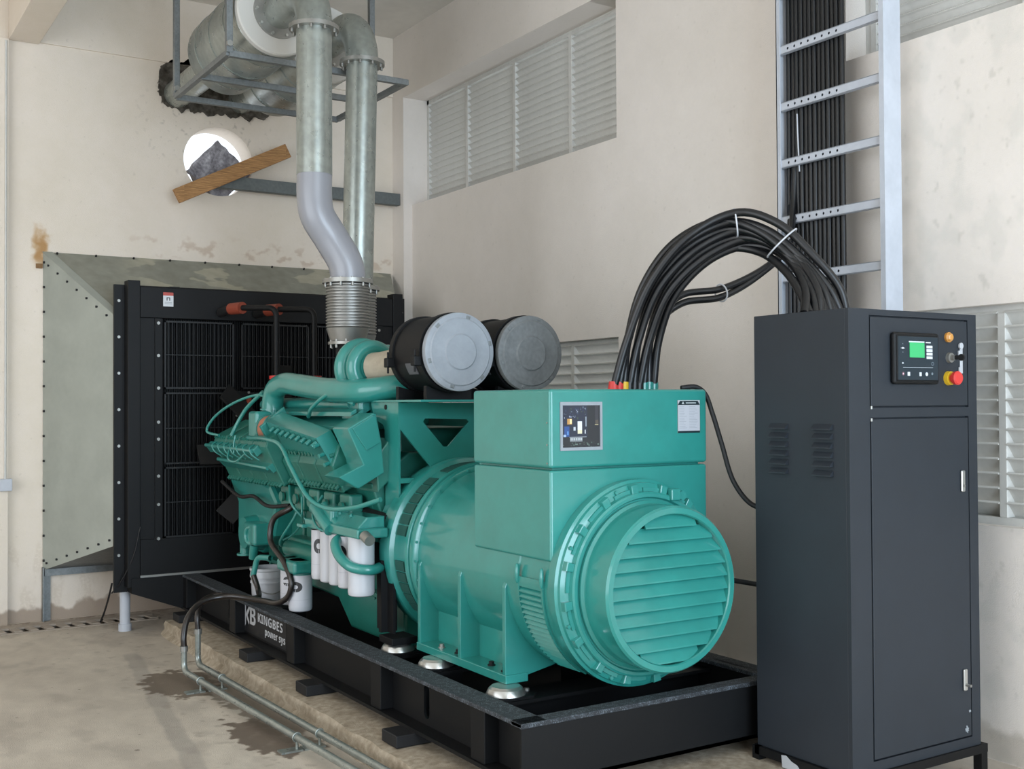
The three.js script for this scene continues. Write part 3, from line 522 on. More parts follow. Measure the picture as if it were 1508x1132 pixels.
  const hd = part('filter_header', [box(2.33, 2.5, 0.925, 0.975, -5.84, -5.14, 0.01), ext([[2.345, 0.97], [2.5, 0.97], [2.5, 1.03], [2.40, 1.03]], 'xy', -5.78, 0.6, 0.008), box(2.30, 2.36, 0.925, 0.945, -5.88, -5.80, 0.005)], M.teal, t, 'teal header above the row of fuel filters');
  for (let k = 0; k < 6; k++) part('bolt', hexb([2.39, 1.0 + (k % 2) * 0.02, -5.7 + k * 0.07], [-0.4, 1, 0], 0.012, 0.014), M.teal, hd);
  canister(2.395, 0.645, 0.915, -5.775, 0.048, { m: embA, turn: 0.5 }, t);
  canister(2.395, 0.645, 0.915, -5.655, 0.048, null, t);
  canister(2.395, 0.645, 0.915, -5.535, 0.048, null, t);
  canister(2.395, 0.645, 0.915, -5.415, 0.048, { m: embB, turn: 0.1 }, t);
  canister(2.405, 0.625, 0.925, -5.262, 0.068, null, t);
  part('coolant_hose', tube([[2.37, 0.905, -5.43], [2.325, 0.885, -5.40], [2.312, 0.83, -5.33], [2.335, 0.78, -5.22], [2.41, 0.765, -5.17], [2.52, 0.765, -5.25], [2.6, 0.765, -5.3]], 0.027, 48, 16), M.teal, t, 'fat teal hose curling past the filters');
  part('sight_glass', [cyl([2.36, 0.945, -5.12], [2.36, 0.925, -5.06], 0.028, 0.028, 16)], M.zinc, t);
  // lubricating oil filters
  part('filter_header', [box(2.36, 2.6, 0.625, 0.70, -6.36, -6.08, 0.02), cyl([2.44, 0.70, -6.18], [2.44, 0.615, -6.18], 0.066, 0.066, 24), cyl([2.44, 0.70, -6.34], [2.44, 0.625, -6.34], 0.06, 0.06, 24)], M.teal, t, 'teal header of the two oil filters');
  canister(2.44, 0.405, 0.615, -6.18, 0.068, { m: embB, turn: 0.35 }, t);
  canister(2.44, 0.42, 0.625, -6.335, 0.06, { m: embB, turn: 0.5 }, t);
  // bracket frame that carries the air cleaners
  {
    const z = -5.213, tri = [[2.742, 1.523], [3.0, 1.516], [3.01, 1.503], [2.88, 1.374], [2.852, 1.374], [2.732, 1.505]];
    const trs = part('support_truss', [ext([[2.6, 1.605], [3.36, 1.605], [3.36, 1.2], [3.2, 1.2], [3.1, 1.36], [2.9, 1.22], [2.82, 1.22], [2.6, 1.468]], 'xy', z, 0.012, 0, [tri]), box(2.6, 3.36, 1.19, 1.215, z - 0.12, z + 0.012)], M.teal, t);
    part('support_post', [ext([[-5.535, 1.615], [-5.49, 1.52], [-5.38, 1.49], [-5.36, 1.46], [-5.355, 1.0], [-5.201, 1.0], [-5.201, 1.615]], 'zy', 2.588, 0.012)], M.teal, trs);
    part('support_post', [ext([[-5.535, 1.615], [-5.36, 1.46], [-5.36, 1.0], [-5.201, 1.0], [-5.201, 1.615]], 'zy', 3.352, 0.012)], M.teal, trs);
    part('lifting_eye', cyl([2.59, 1.583, -5.345], [2.584, 1.583, -5.345], 0.013), M.blackMatte, trs);
    part('shelf', [box(2.575, 3.48, 1.608, 1.62, -5.54, -4.93, 0.003)], M.teal, trs);
    for (const [x, zz, w] of [[2.76, -5.27, 0.15], [3.18, -5.27, 0.15], [2.76, -5.0, 0.13], [3.18, -5.0, 0.13]]) part('saddle', ext([[x - w, 1.62], [x + w, 1.62], [x + w, 1.69], [x + 0.08, 1.672], [x, 1.66], [x - 0.08, 1.672], [x - w, 1.69]], 'xy', zz, 0.03), M.black, trs);
  }
  // turbochargers
  for (const [x, z] of [[2.64, -5.62], [3.08, -6.2]]) {
    const y = 1.80, dx = x - 2.64, dz = z + 5.62;
    const scroll = (zc, R, r0, r1) => { const out = []; const n = 40; for (let i = 0; i < n; i++) { const a0 = i / n * 2 * PI, a1 = (i + 1.3) / n * 2 * PI, r = r0 + (r1 - r0) * i / n; out.push(torus([x, y, zc], [0, 0, 1], R, r, 14, 3, a1 - a0, -PI / 2 - a1)); } return out; };
    const tb = part('turbocharger', [...scroll(z, 0.112, 0.046, 0.034), ...scroll(z - 0.12, 0.122, 0.054, 0.04), cyl([x, y, z - 0.2], [x, y, z + 0.02], 0.1, 0.095, 32)], M.teal, t, 'teal snail-shaped turbocharger');
    part('bearing_ring', ringG(0.05, 0.086, z + 0.005, z + 0.03, x, y), M.teal, tb);
    part('turbine_outlet', [tube([[x, y, z - 0.15], [x + 0.01, y + 0.01, z - 0.28], [x + 0.04, y + 0.06, z - 0.38], [x + 0.06, y + 0.15, z - 0.43]], 0.085, 24, 20)], M.blackMatte, tb, 'dark exhaust elbow');
    part('intake_hose', [tube([[x, y, z + 0.02], [x + 0.03, y + 0.005, z + 0.1], [x + 0.09, y + 0.03, z + 0.22], [x + 0.12, 1.845, z + 0.335]], 0.082, 24, 24)], std({ color: 0xb2a794, roughness: 0.85, map: rep(grimeT, 4) }), tb, 'dusty beige intake hose');
    part('pedestal', box(x - 0.1, x + 0.2, 1.46, 1.72, z - 0.2, z + 0.05, 0.02), M.teal, tb);
  }
  // pipe from the compressor to the manifold
  part('crossover_pipe', [tube([[2.80, 1.70, -5.40], [2.68, 1.69, -5.43], [2.56, 1.672, -5.53], [2.505, 1.675, -5.75], [2.49, 1.69, -6.0], [2.475, 1.715, -6.3], [2.465, 1.725, -6.5], [2.455, 1.69, -6.62], [2.45, 1.62, -6.655], [2.45, 1.5, -6.66]], 0.066, 64, 24), cyl([2.505, 1.676, -5.8], [2.502, 1.678, -5.86], 0.07, 0.07, 24), cyl([2.45, 1.575, -6.66], [2.45, 1.565, -6.66], 0.076, 0.076, 28)], M.teal, t, 'fat teal crossover air pipe with a down-turned elbow');
  part('water_rail', [box(2.56, 2.66, 1.54, 1.64, -6.9, -5.7, 0.02), cyl([2.56, 1.6, -7.1], [2.56, 1.6, -5.7], 0.035)], M.teal, t);
  // vent pipes rising to the radiator header tank
  for (const [x, xt] of [[2.77, 2.60], [3.05, 2.87]]) {
    const vp = part('coolant_pipe', [bent([[x, 1.5, -7.45], [x, 2.27, -7.45], [xt + 0.02, 2.285, -7.72]], 0.02, 0.07)], M.black, t, 'black coolant pipe rising to the header tank');
    part('hose_clamp', [cyl([xt + 0.02, 2.285, -7.72], [xt - 0.02, 2.285, -7.85], 0.042, 0.042, 18)], M.orange, vp, 'orange hose sleeve');
    part('rubber_elbow', [tube([[xt, 2.285, -7.8], [xt - 0.03, 2.28, -7.9], [xt - 0.04, 2.27, -8.02]], 0.034, 16, 14)], M.rubber, vp);
    part('pipe_flange', [cyl([x, 1.775, -7.45], [x, 1.80, -7.45], 0.05, 0.05, 20)], M.red, vp, 'red flange');
    part('thermostat_housing', [cyl([x, 1.4, -7.42], [x, 1.6, -7.45], 0.08, 0.06, 20)], M.teal, vp);
  }
}

// ---------------------------------------------------------------- air cleaners
for (const [x, lidM, label] of [[2.76, M.lidGrey, 'black drum air cleaner with a clean pale grey lid'], [3.18, M.lidDirty, 'black drum air cleaner with a dusty stained grey lid']]) {
  const y = 1.857, z0 = -4.87, R = 0.195, t = thing('air_cleaner', label, 'air cleaner', [x, 1.66, -5.1], 'air cleaners above the alternator coupling');
  const b = part('drum', [lathe([[0.05, 0], [0.11, 0], [0.115, 0.03], [R - 0.03, 0.06], [R - 0.004, 0.075], [R - 0.004, 0.40], [0, 0.40]], [x, y, z0 - 0.42], [0, 0, 1], 56, 0.5)], M.black, t);
  part('lid', [lathe([[0, 0.026], [0.085, 0.026], [0.092, 0.02], [0.1, 0.018], [0.165, 0.022], [0.172, 0.016], [0.18, 0.016], [R, 0.012], [R + 0.002, 0.004], [R, -0.02], [R - 0.01, -0.02]], [x, y, z0], [0, 0, 1], 64, 0.35)], lidM, t, 'round embossed end lid');
  for (let i = 0; i < 6; i++) { const a = (i * 60 + 15) * D; part('lid_clip', box(-0.008, 0.008, -0.012, 0.012, 0, 0.006, 0.002).rotateZ(a).translate(x + 0.178 * Math.cos(a), y + 0.178 * Math.sin(a), z0 + 0.012), M.steelBar, t); }
  for (const dz of [-0.06, -0.36]) { part('band_clamp', [ringG(R - 0.006, R + 0.006, z0 + dz - 0.02, z0 + dz + 0.02, x, y), box(x - R - 0.035, x - R + 0.01, y - 0.07, y - 0.02, z0 + dz - 0.022, z0 + dz + 0.022, 0.006), cyl([x - R - 0.02, y - 0.1, z0 + dz], [x - R - 0.02, y + 0.01, z0 + dz], 0.006, 0.006, 8)], M.black, b); }
  part('maker_plate', sector(R - 0.004, R + 0.0005, 196, 214, z0 - 0.22, z0 - 0.12, x, y), std({ color: 0x55565a, roughness: 0.5 }), b, 'small grey plate');
}

// ---------------------------------------------------------------- radiator
{
  const t = thing('radiator', 'tall black radiator with wire fan guards and a header tank', 'radiator', [CX, 0.395, -8.1]);
  const X0 = 1.835, X1 = 4.105;
  part('rear_flange', [box(X0, X0 + 0.09, 0.29, 2.45, -8.16, -8.13), box(X1 - 0.09, X1, 0.29, 2.45, -8.16, -8.13), box(X0 + 0.09, X1 - 0.09, 2.36, 2.45, -8.16, -8.13), box(X0 + 0.09, X1 - 0.09, 0.395, 0.5, -8.16, -8.13)], M.black, t);
  const fl = t.children[0];
  for (const x of [X0 + 0.03, X1 - 0.03]) for (let k = 0; k < 8; k++) part('bolt', hexb([x, 0.55 + k * 0.255, -8.13], [0, 0, 1], 0.011, 0.012), M.zinc, fl);
  for (const x of [1.905, 3.955]) part('side_post', [box(x, x + 0.085, 0.33, 2.475, -8.14, -8.03, 0.004)], M.black, t);
  const tank = part('header_tank', [box(1.99, 3.955, 2.215, 2.435, -8.13, -8.035, 0.006), box(2.2, 2.27, 2.43, 2.445, -8.1, -8.05)], M.black, t);
  part('bottom_tank', [box(1.99, 3.955, 0.40, 0.66, -8.13, -8.035, 0.006)], M.black, t);
  part('side_panel', [box(1.99, 2.1, 0.66, 2.215, -8.12, -8.05)], M.black, t); part('side_panel', [box(3.85, 3.955, 0.66, 2.215, -8.12, -8.05)], M.black, t);
  for (const x of [2.115, 3.83]) { const st = part('fan_guard_strip', [box(x - 0.022, x + 0.03, 0.64, 2.215, -8.06, -8.035, 0.002)], M.black, t); for (const y of [2.18, 1.95, 1.72, 1.48, 1.36, 1.1, 0.9, 0.66]) part('bolt', [hexb([x, y, -8.035], [0, 0, 1], 0.012, 0.01)], M.zinc, st); }
  const core = part('core', [box(2.13, 3.84, 0.64, 2.23, -8.135, -8.115)], M.blackMatte, t);
  const fins = []; for (let x = 2.16; x < 3.83; x += 0.0165) fins.push(box(x - 0.002, x + 0.002, 0.65, 2.22, -8.115, -8.095)); part('core_fins', fins, M.black, core, null, true);
  const panels = [[2.16, 2.665, 1.715, 2.2], [2.16, 2.665, 1.18, 1.69], [2.16, 2.665, 0.66, 1.16], [2.72, 3.25, 1.715, 2.2], [3.3, 3.81, 1.715, 2.2], [2.72, 3.25, 1.18, 1.69], [3.3, 3.81, 1.18, 1.69], [2.72, 3.25, 0.66, 1.16], [3.3, 3.81, 0.66, 1.16]];
  for (const [a, b, c, d] of panels) {
    const g = [box(a, b, c, c + 0.012, -8.055, -8.043), box(a, b, d - 0.012, d, -8.055, -8.043), box(a, a + 0.012, c, d, -8.055, -8.043), box(b - 0.012, b, c, d, -8.055, -8.043)];
    for (let x = a + 0.03; x < b - 0.01; x += 0.03) g.push(box(x - 0.0022, x + 0.0022, c, d, -8.053, -8.048));
    g.push(box(a, b, (c + d) / 2 - 0.003, (c + d) / 2 + 0.003, -8.049, -8.044));
    part('fan_guard', g, std({ color: 0x121315, roughness: 0.5 }), t, 'black wire fan guard panel');
  }
  const bb = part('junction_plate', [box(2.66, 2.78, 1.48, 1.70, -8.05, -8.03, 0.004), box(2.70, 2.76, 0.66, 1.48, -8.05, -8.035)], M.black, t);
  for (const [x, y] of [[2.68, 1.52], [2.70, 1.60], [2.77, 1.69], [2.72, 1.05], [2.72, 0.78]]) part('bolt', hexb([x, y, -8.032], [0, 0, 1], 0.01, 0.008), M.zinc, bb);
  part('sensor_bracket', [box(2.75, 2.775, 1.5, 1.66, -8.02, -7.98, 0.003), box(2.755, 2.77, 1.46, 1.5, -8.01, -7.99)], M.orange, bb);
  part('bottom_angle', [box(1.99, 2.9, 0.393, 0.41, -8.04, -8.025)], M.zinc, t, 'bare metal edge along the bottom');
  const st = canvasTex(128, 176, (g, w, h) => { g.fillStyle = '#d3d6da'; g.fillRect(0, 0, w, h); g.fillStyle = '#b4483c'; g.fillRect(0, 0, w, 40); g.fillStyle = '#23262c'; g.fillRect(42, 62, 44, 10); g.fillRect(42, 62, 12, 40); g.fillRect(76, 66, 12, 36); g.fillStyle = '#8d939b'; g.fillRect(18, 122, 92, 6); g.fillRect(18, 138, 92, 6); });
  const sg = new THREE.PlaneGeometry(0.072, 0.1); sg.translate(2.185, 2.35, -8.0335); uvMesh('warning_label', sg, std({ map: st, roughness: 0.4 }), tank).userData.label = 'small white warning label with a red top';
  part('hanging_wire', [tube([[1.99, 0.75, -8.03], [1.94, 0.55, -8.02], [1.87, 0.36, -8.1], [1.835, 0.28, -8.2]], 0.005, 30, 6)], M.rubber, t);
}
single('drain_wire', 'thin black wire hanging from the radiator corner to the floor grating', 'wire', tube([[1.832, 0.35, -8.18], [1.83, 0.26, -8.25], [1.83, 0.12, -8.4], [1.83, 0.03, -8.52], [1.85, 0.036, -8.56]], 0.007, 40, 8), M.rubber, [1.832, 0.026, -8.4]);
{
  const t = thing('prop_leg', 'white pipe prop under the radiator corner', 'prop', [1.93, 0, -8.24]);
  part('pipe', [cyl([1.935, 0.0, -8.24], [1.935, 0.289, -8.24], 0.036, 0.036, 20)], M.trayWhite, t);
  part('socket', [cyl([1.935, 0, -8.24], [1.935, 0.05, -8.24], 0.045, 0.045, 20)], M.trayWhite, t);
}

// ---------------------------------------------------------------- discharge duct
{
  const t = thing('discharge_duct', 'flared galvanised sheet duct between radiator and back wall', 'duct', [CX, 0, -8.6]);
  const W = [[1.505, 0.375], [1.505, 2.75], [4.38, 2.75], [4.38, 0.375]], Rr = [[1.845, 0.615], [1.845, 2.235], [4.095, 2.235], [4.095, 0.615]], zw = -8.945, zr = -8.165;
  const quad = (a, b, c, d) => { const n = V(...b).sub(V(...a)).cross(V(...d).sub(V(...a))).normalize().multiplyScalar(0.004); const P = [a, b, c, d, ...[a, b, c, d].map((p) => [p[0] - n.x, p[1] - n.y, p[2] - n.z])]; const F = [[0, 1, 2], [0, 2, 3], [4, 6, 5], [4, 7, 6], [0, 4, 5], [0, 5, 1], [1, 5, 6], [1, 6, 2], [2, 6, 7], [2, 7, 3], [3, 7, 4], [3, 4, 0]]; const o = []; for (const f of F) for (const k of f) o.push(...P[k]); const g = new THREE.BufferGeometry(); g.setAttribute('position', new THREE.Float32BufferAttribute(o, 3)); g.computeVertexNormals(); return g; };
  const w = (i) => [...W[i], zw], r = (i) => [...Rr[i], zr];
  const galvTop = std({ color: 0xffffff, roughness: 0.8, metalness: 0.1, map: (() => { const q = tex(512, 256, (u, v) => { const x = 1.4 + u * 3.2, y = v; const a = fbm(x * 2.2, y * 3, 4), b = fbm(x * 7, y * 7, 4), p = sstep(0.05, 0.14, fbm(x * 1.3 + 7, y * 2.6 + 3, 4)) * sstep(1.95, 2.3, x); return [148 + b * 10 + p * 30 + a * 8, 148 + b * 10 + p * 26 + a * 8, 136 + b * 10 + p * 20 + a * 8]; }); q.repeat.set(1 / 3.2, 1); q.offset.set(-1.4 / 3.2, 0); return q; })() });
  const side = part('side_sheet', quad(w(0), r(0), r(1), w(1)), M.galvDull, t, 'pale galvanised side sheet with rivets');
  const top = part('top_sheet', quad(w(1), r(1), r(2), w(2)), galvTop, t, 'sloping top sheet smeared with cement');
  part('side_sheet', quad(w(2), r(2), r(3), w(3)), M.galvDull, t);
  const bot = part('bottom_sheet', [quad(w(3), r(3), r(0), w(0)), box(1.515, 4.36, 0.335, 0.39, -8.94, -8.91)], M.steelBar, t);
  const L3 = (a, b, k) => a.map((v, i) => v + (b[i] - v) * k);
  for (let k = 0; k < 13; k++) part('rivet', cyl([1.503, 0.45 + k * 0.185, -8.93], [1.516, 0.45 + k * 0.185, -8.925], 0.009, 0.009, 8), M.rubber, side);
  for (let k = 0; k < 7; k++) { const p = L3([1.505, 2.72, -8.94], [1.835, 2.24, -8.18], 0.08 + k * 0.14), q = L3([1.505, 0.40, -8.94], [1.835, 0.64, -8.18], 0.06 + k * 0.15); for (const c of [p, q]) part('rivet', cyl([c[0] - 0.008, c[1] - (c === p ? 0.04 : -0.02), c[2]], [c[0] + 0.01, c[1] - (c === p ? 0.04 : -0.02), c[2]], 0.008, 0.008, 8), M.rubber, side); }
  for (let k = 0; k < 10; k++) part('rivet', cyl([1.6 + k * 0.28, 2.735, -8.93], [1.6 + k * 0.28, 2.745, -8.915], 0.008, 0.008, 8), M.rubber, top);
  part('corner_seam', quad([1.50, 2.752, -8.945], [1.84, 2.237, -8.165], [1.90, 2.238, -8.163], [1.57, 2.754, -8.943]), M.galvDull, top);
  for (const x of [1.5, 4.33]) part('angle_leg', [box(x, x + 0.008, 0, 0.40, -8.945, -8.895), box(x, x + 0.06, 0, 0.40, -8.945, -8.937)], M.steelBar, t);
  part('wall_bracket', [box(1.455, 1.50, 2.625, 2.66, -8.95, -8.93, 0.003), cyl([1.475, 2.642, -8.93], [1.475, 2.642, -8.92], 0.01)], std({ color: 0x8a6a48, roughness: 0.9 }), t, 'rusty fixing bracket');
}

// ---------------------------------------------------------------- exhaust
{
  const flange = (name, x, y, z, R, parent, n = 10, th = 0.012) => { const f = part(name, [cyl([x, y - th, z], [x, y + th, z], R, R, 40)], M.zinc, parent); for (let i = 0; i < n; i++) { const a = i / n * 2 * PI + 0.2; part('bolt', [hexb([x + (R - 0.017) * Math.cos(a), y - th - 0.02, z + (R - 0.017) * Math.sin(a)], [0, 1, 0], 0.008, 0.05)], M.zinc, f); } return f; };
  const bellowsAt = (t, x, z, y0, y1) => {
    const n = 15, prof = [[0.095, 0], [0.10, 0.0]]; prof.push([0.125, 0.075]);
    const h0 = 0.08, h1 = y1 - y0 - 0.012; for (let i = 0; i < n; i++) { const a = h0 + (h1 - h0) * i / n, p = (h1 - h0) / n; prof.push([0.118, a], [0.127, a + p * 0.25], [0.127, a + p * 0.6], [0.118, a + p * 0.85]); }
    prof.push([0.1, h1]); part('bellows', [lathe(prof, [x, y0, z], [0, 1, 0], 44, 0.4)], M.bellows, t, 'ribbed steel expansion bellows');
    flange('bellows_flange', x, y1, z, 0.148, t, 12); flange('bellows_flange', x, y0 - 0.01, z, 0.115, t, 10, 0.008);
  };
  const elbow = (x, y, z, r, rad) => { const g = new THREE.TorusGeometry(rad, r, 24, 28, PI / 2); g.rotateY(-PI / 2); return g.translate(x, y, z - rad); };
  // near riser: S-bend from the bellows, then straight up
  {
    const t = thing('exhaust_pipe', 'galvanised exhaust riser with a grey painted S-bend above ribbed bellows', 'exhaust pipe', [2.70, 1.95, -6.05], 'exhaust risers above the engine');
    bellowsAt(t, 2.685, -6.05, 1.965, 2.315);
    part('offset_bend', [tube([[2.685, 2.315, -6.05], [2.685, 2.36, -6.05], [2.67, 2.43, -6.055], [2.60, 2.56, -6.08], [2.515, 2.70, -6.095], [2.50, 2.80, -6.1], [2.50, 2.93, -6.1]], 0.102, 56, 32)], M.greyPaint, t, 'grey painted S-bend');
    part('pipe', [cyl([2.50, 2.93, -6.1], [2.50, 3.785, -6.1], 0.103, 0.103, 40)], M.galv, t);
    flange('pipe_flange', 2.5, 3.785, -6.1, 0.145, t, 10);
    part('elbow', [elbow(2.5, 3.80, -6.1, 0.105, 0.25), cyl([2.5, 4.05, -6.35], [2.5, 4.05, -6.69], 0.105, 0.105, 32)], M.galv, t);
  }
  {
    const t = thing('exhaust_pipe', 'straight galvanised exhaust riser with a bend at its top', 'exhaust pipe', [3.0, 1.95, -6.6], 'exhaust risers above the engine');
    bellowsAt(t, 3.0, -6.62, 1.965, 2.34);
    part('pipe', [cyl([3.0, 2.34, -6.61], [3.02, 3.785, -6.57], 0.1, 0.1, 40)], M.galv, t);
    flange('pipe_flange', 3.02, 3.785, -6.57, 0.145, t, 10);
    part('elbow', [elbow(3.02, 3.80, -6.57, 0.104, 0.27), cyl([3.02, 4.07, -6.84], [3.02, 4.07, -7.16], 0.104, 0.104, 32)], M.galv, t);
  }
  for (const [x, z, y, lab] of [[2.5, -6.69, 4.05, 'galvanised silencer drum with a white end hanging next to the wooden plank'], [3.02, -7.16, 4.07, 'second silencer drum behind the straight exhaust riser']]) {
    const t = thing('silencer', lab, 'silencer', [x, y - 0.27, z - 0.55], 'silencers under the ceiling');
    part('drum', [lathe([[0.1, 0], [0.2, 0.004], [0.255, 0.012], [0.27, 0.03], [0.27, 1.02], [0.25, 1.07], [0.1, 1.10]], [x, y, z], [0, 0, -1], 64, 0.45)], M.galv, t);
    part('end_plate', [lathe([[0.155, 0], [0.258, -0.004], [0.266, 0.006], [0.268, 0.04], [0.25, 0.04]], [x, y, z + 0.012], [0, 0, -1], 64, 0.5)], std({ color: 0xcbc8c1, roughness: 0.6 }), t, 'white end plate');
    part('inlet_flange', [ringG(0.1, 0.162, z + 0.01, z + 0.03, x, y)], M.zinc, t);
    for (let i = 0; i < 10; i++) { const a = i / 10 * 2 * PI; part('bolt', hexb([x + 0.146 * Math.cos(a), y + 0.146 * Math.sin(a), z + 0.03], [0, 0, 1], 0.009, 0.014), M.bright, t); }
    for (const d of [0.25, 0.55, 0.85]) part('drum_seam', ringG(0.265, 0.2735, z - d - 0.012, z - d, x, y), M.galv, t);
    part('tail_pipe', [cyl([x, y, z - 1.05], [x, y + 0.02, -8.93], 0.105, 0.105, 28)], M.galv, t);
  }
  // hanging frame
  {
    const t = thing('silencer_hanger', 'hanging rack of grey square steel tube under the silencers', 'rack', [2.8, 3.76, -7.3]);
    const y = 3.765, h = 0.018, X0 = 2.20, X1 = 3.42, zF = -6.73, zB = -7.88;
    for (const z of [zF, -7.3, zB]) part('cross_tube', box(X0, X1, y - h * 1.4, y + h * 0.8, z - h, z + h, 0.003), M.steelBar, t);
    for (const x of [X0, X1]) part('long_tube', box(x - h, x + h, y - h, y + h, zB, zF, 0.003), M.steelBar, t);
    for (const [x, z] of [[X0, zB], [X0, zF], [X1, -7.28]]) { const r = part('hanger', box(x - 0.02, x + 0.02, y, 4.838, z - 0.02, z + 0.02, 0.003), M.steelBar, t); part('hanger_bolt', hexb([x - 0.005, y + 0.05, z + 0.02], [0, 0, 1], 0.02, 0.02), M.zinc, r); }
  }
}

// ---------------------------------------------------------------- things in and below the round hole
single('steel_channel', 'grey steel channel lying across the wall below the round hole', 'channel', [box(2.72, 4.40, 3.335, 3.435, -8.80, -8.792), box(2.72, 4.40, 3.427, 3.435, -8.86, -8.79), box(2.72, 4.40, 3.335, 3.343, -8.86, -8.79)], std({ color: 0x777c7c, roughness: 0.6, metalness: 0.3, map: rep(galvT, 2) }), [3.6, 3.335, -8.8]);
{
  const L = 1.02, g = new RoundedBoxGeometry(L, 0.115, 0.045, 2, 0.004); const p = g.attributes.position; for (let i = 0; i < p.count; i++) p.setY(i, p.getY(i) + 0.006 * n2(p.getX(i) * 6, 4)); g.computeVertexNormals();
  g.rotateZ(27 * D); g.translate(2.90, 3.455, -8.76);
  single('wooden_plank', 'weathered brown plank leaning at a slant across the round hole', 'plank', g, M.wood, [2.90, 3.2, -8.76]);
}
{
  const g = new THREE.BoxGeometry(0.37, 0.37, 0.07, 8, 8, 2); const p = g.attributes.position; for (let i = 0; i < p.count; i++) { p.setX(i, p.getX(i) + 0.012 * n2(p.getY(i) * 12, p.getZ(i) * 9)); p.setY(i, p.getY(i) + 0.012 * n2(p.getX(i) * 12, 7)); p.setZ(i, p.getZ(i) + 0.012 * n2(p.getX(i) * 11, p.getY(i) * 11)); }
  g.computeVertexNormals(); g.rotateZ(48 * D); g.translate(2.86, 3.50, -9.03);
  single('cement_block', 'rough grey cement slab standing on its corner in the round hole', 'slab', g, M.cement, [2.86, 3.3, -9.03]);
}

// ---------------------------------------------------------------- floor things
{
  const t = thing('drain_grating', 'slotted pale concrete drain cover along the foot of the back wall', 'drain cover', [1.22, -0.27, -8.66]);
  const z0 = -8.79, z1 = -8.54, x0 = 0.19, x1 = 2.25, dM = std({ color: 0xa79a8c, roughness: 0.9, map: rep(grimeT, 2) });
  part('drain_bed', box(x0, x1, -0.27, -0.25, z0, z1), dM, t);
  part('edge_strip', box(x0, x1, 0, 0.014, z0, z0 + 0.09), dM, t); part('edge_strip', box(x0, x1, 0, 0.006, z1 - 0.03, z1), dM, t);
  for (let x = x0; x < x1 - 0.05; x += 0.105) part('bar', ext([[x, z0 + 0.088], [x + 0.052, z0 + 0.088], [x + 0.072, z1 - 0.028], [x + 0.02, z1 - 0.028]], 'xz', 0.0, 0.013), dM, t);
}
{
  const runs = [['near', 1.865, -6.53, 0.185, 2.005, 'galvanised fuel pipe along the floor, the one farther from the plinth'], ['far', 1.985, -6.66, 0.25, 2.105, 'galvanised fuel pipe along the floor, the one beside the plinth']];
  for (const [k, x, z, h, xe, lab] of runs) {
    const t = thing('fuel_pipe', lab, 'pipe', [x, 0, z], 'fuel pipes along the plinth');
    part('pipe', [bent([[x, h, z], [x, 0.06, z], [xe, 0.06, -3.4]], 0.0175, 0.06)], M.galv, t);
    part('pipe_fitting', cyl([x, h - 0.01, z], [x, h + 0.02, z], 0.023), M.zinc, t);
    for (const q of [-6.25, -4.95]) { const xx = x + (xe - x) * (q - z) / (-3.4 - z), c = part('pipe_support', [box(xx - 0.085, xx + 0.02, 0, 0.008, q - 0.03, q + 0.03), cyl([xx - 0.0, 0.008, q], [xx, 0.045, q], 0.007), torus([xx, 0.06, q], [(xe - x) / 3, 0, 1], 0.0205, 0.004, 8, 20)], M.galv, t); }
  }
}
single('fuel_hose', 'dark rubber hose arching from the outer floor pipe over the skid to the engine', 'hose', tube([[1.865, 0.2, -6.53], [1.865, 0.26, -6.535], [1.90, 0.36, -6.57], [2.0, 0.43, -6.63], [2.15, 0.452, -6.62], [2.3, 0.44, -6.42], [2.33, 0.452, -6.24], [2.36, 0.50, -6.16], [2.37, 0.58, -6.14], [2.36, 0.68, -6.22], [2.34, 0.80, -6.40], [2.36, 0.92, -6.40], [2.43, 0.99, -6.3], [2.5, 1.04, -6.34]], 0.0175, 120, 12), M.hose, [1.865, 0.2, -6.53], 'rubber fuel hoses');
single('fuel_hose', 'dark rubber hose rising from the inner floor pipe to the drain cock', 'hose', tube([[1.985, 0.265, -6.66], [1.985, 0.34, -6.67], [2.02, 0.41, -6.72], [2.12, 0.44, -6.76], [2.26, 0.43, -6.62], [2.33, 0.43, -6.6], [2.37, 0.46, -6.7], [2.36, 0.55, -6.76]], 0.0165, 90, 12), M.hose, [1.985, 0.265, -6.66], 'rubber fuel hoses');
{
  const x = 2.52, y = 0.166, z = -6.93, t = thing('plastic_pail', 'white plastic pail standing in the skid behind the oil filters', 'pail', [x, y, z]);
  part('body', [lathe([[0, 0], [0.095, 0], [0.108, 0.3], [0.114, 0.3], [0.114, 0.31], [0.109, 0.31], [0.11, 0.335], [0.116, 0.335], [0.116, 0.345], [0.112, 0.375], [0.118, 0.38], [0.118, 0.395], [0.108, 0.395], [0.1, 0.05], [0, 0.05]], [x, y, z], [0, 1, 0], 48, 0.4)], M.white, t);
  part('black_disc', lathe([[0, 0.34], [0.104, 0.34]], [x, y, z], [0, 1, 0], 32), M.blackMatte, t);  // flat black disc set inside the pail below its rim
  part('handle', tube([[x - 0.118, y + 0.34, z], [x - 0.1, y + 0.27, z + 0.07], [x - 0.02, y + 0.24, z + 0.125], [x + 0.06, y + 0.27, z + 0.11], [x + 0.118, y + 0.34, z]], 0.003, 30, 6), M.zinc, t);
}
{
  const t = thing('wall_conduit', 'thin white conduit running up the pier to a socket box', 'conduit', [1.235, 0, -8.9]);
  part('conduit', [cyl([1.24, 1.06, -8.892], [1.24, 4.28, -8.892], 0.008, 0.008, 12)], M.louver, t);
  part('socket_box', [box(1.2, 1.285, 0.98, 1.07, -8.9, -8.86, 0.006)], M.trayWhite, t);
}

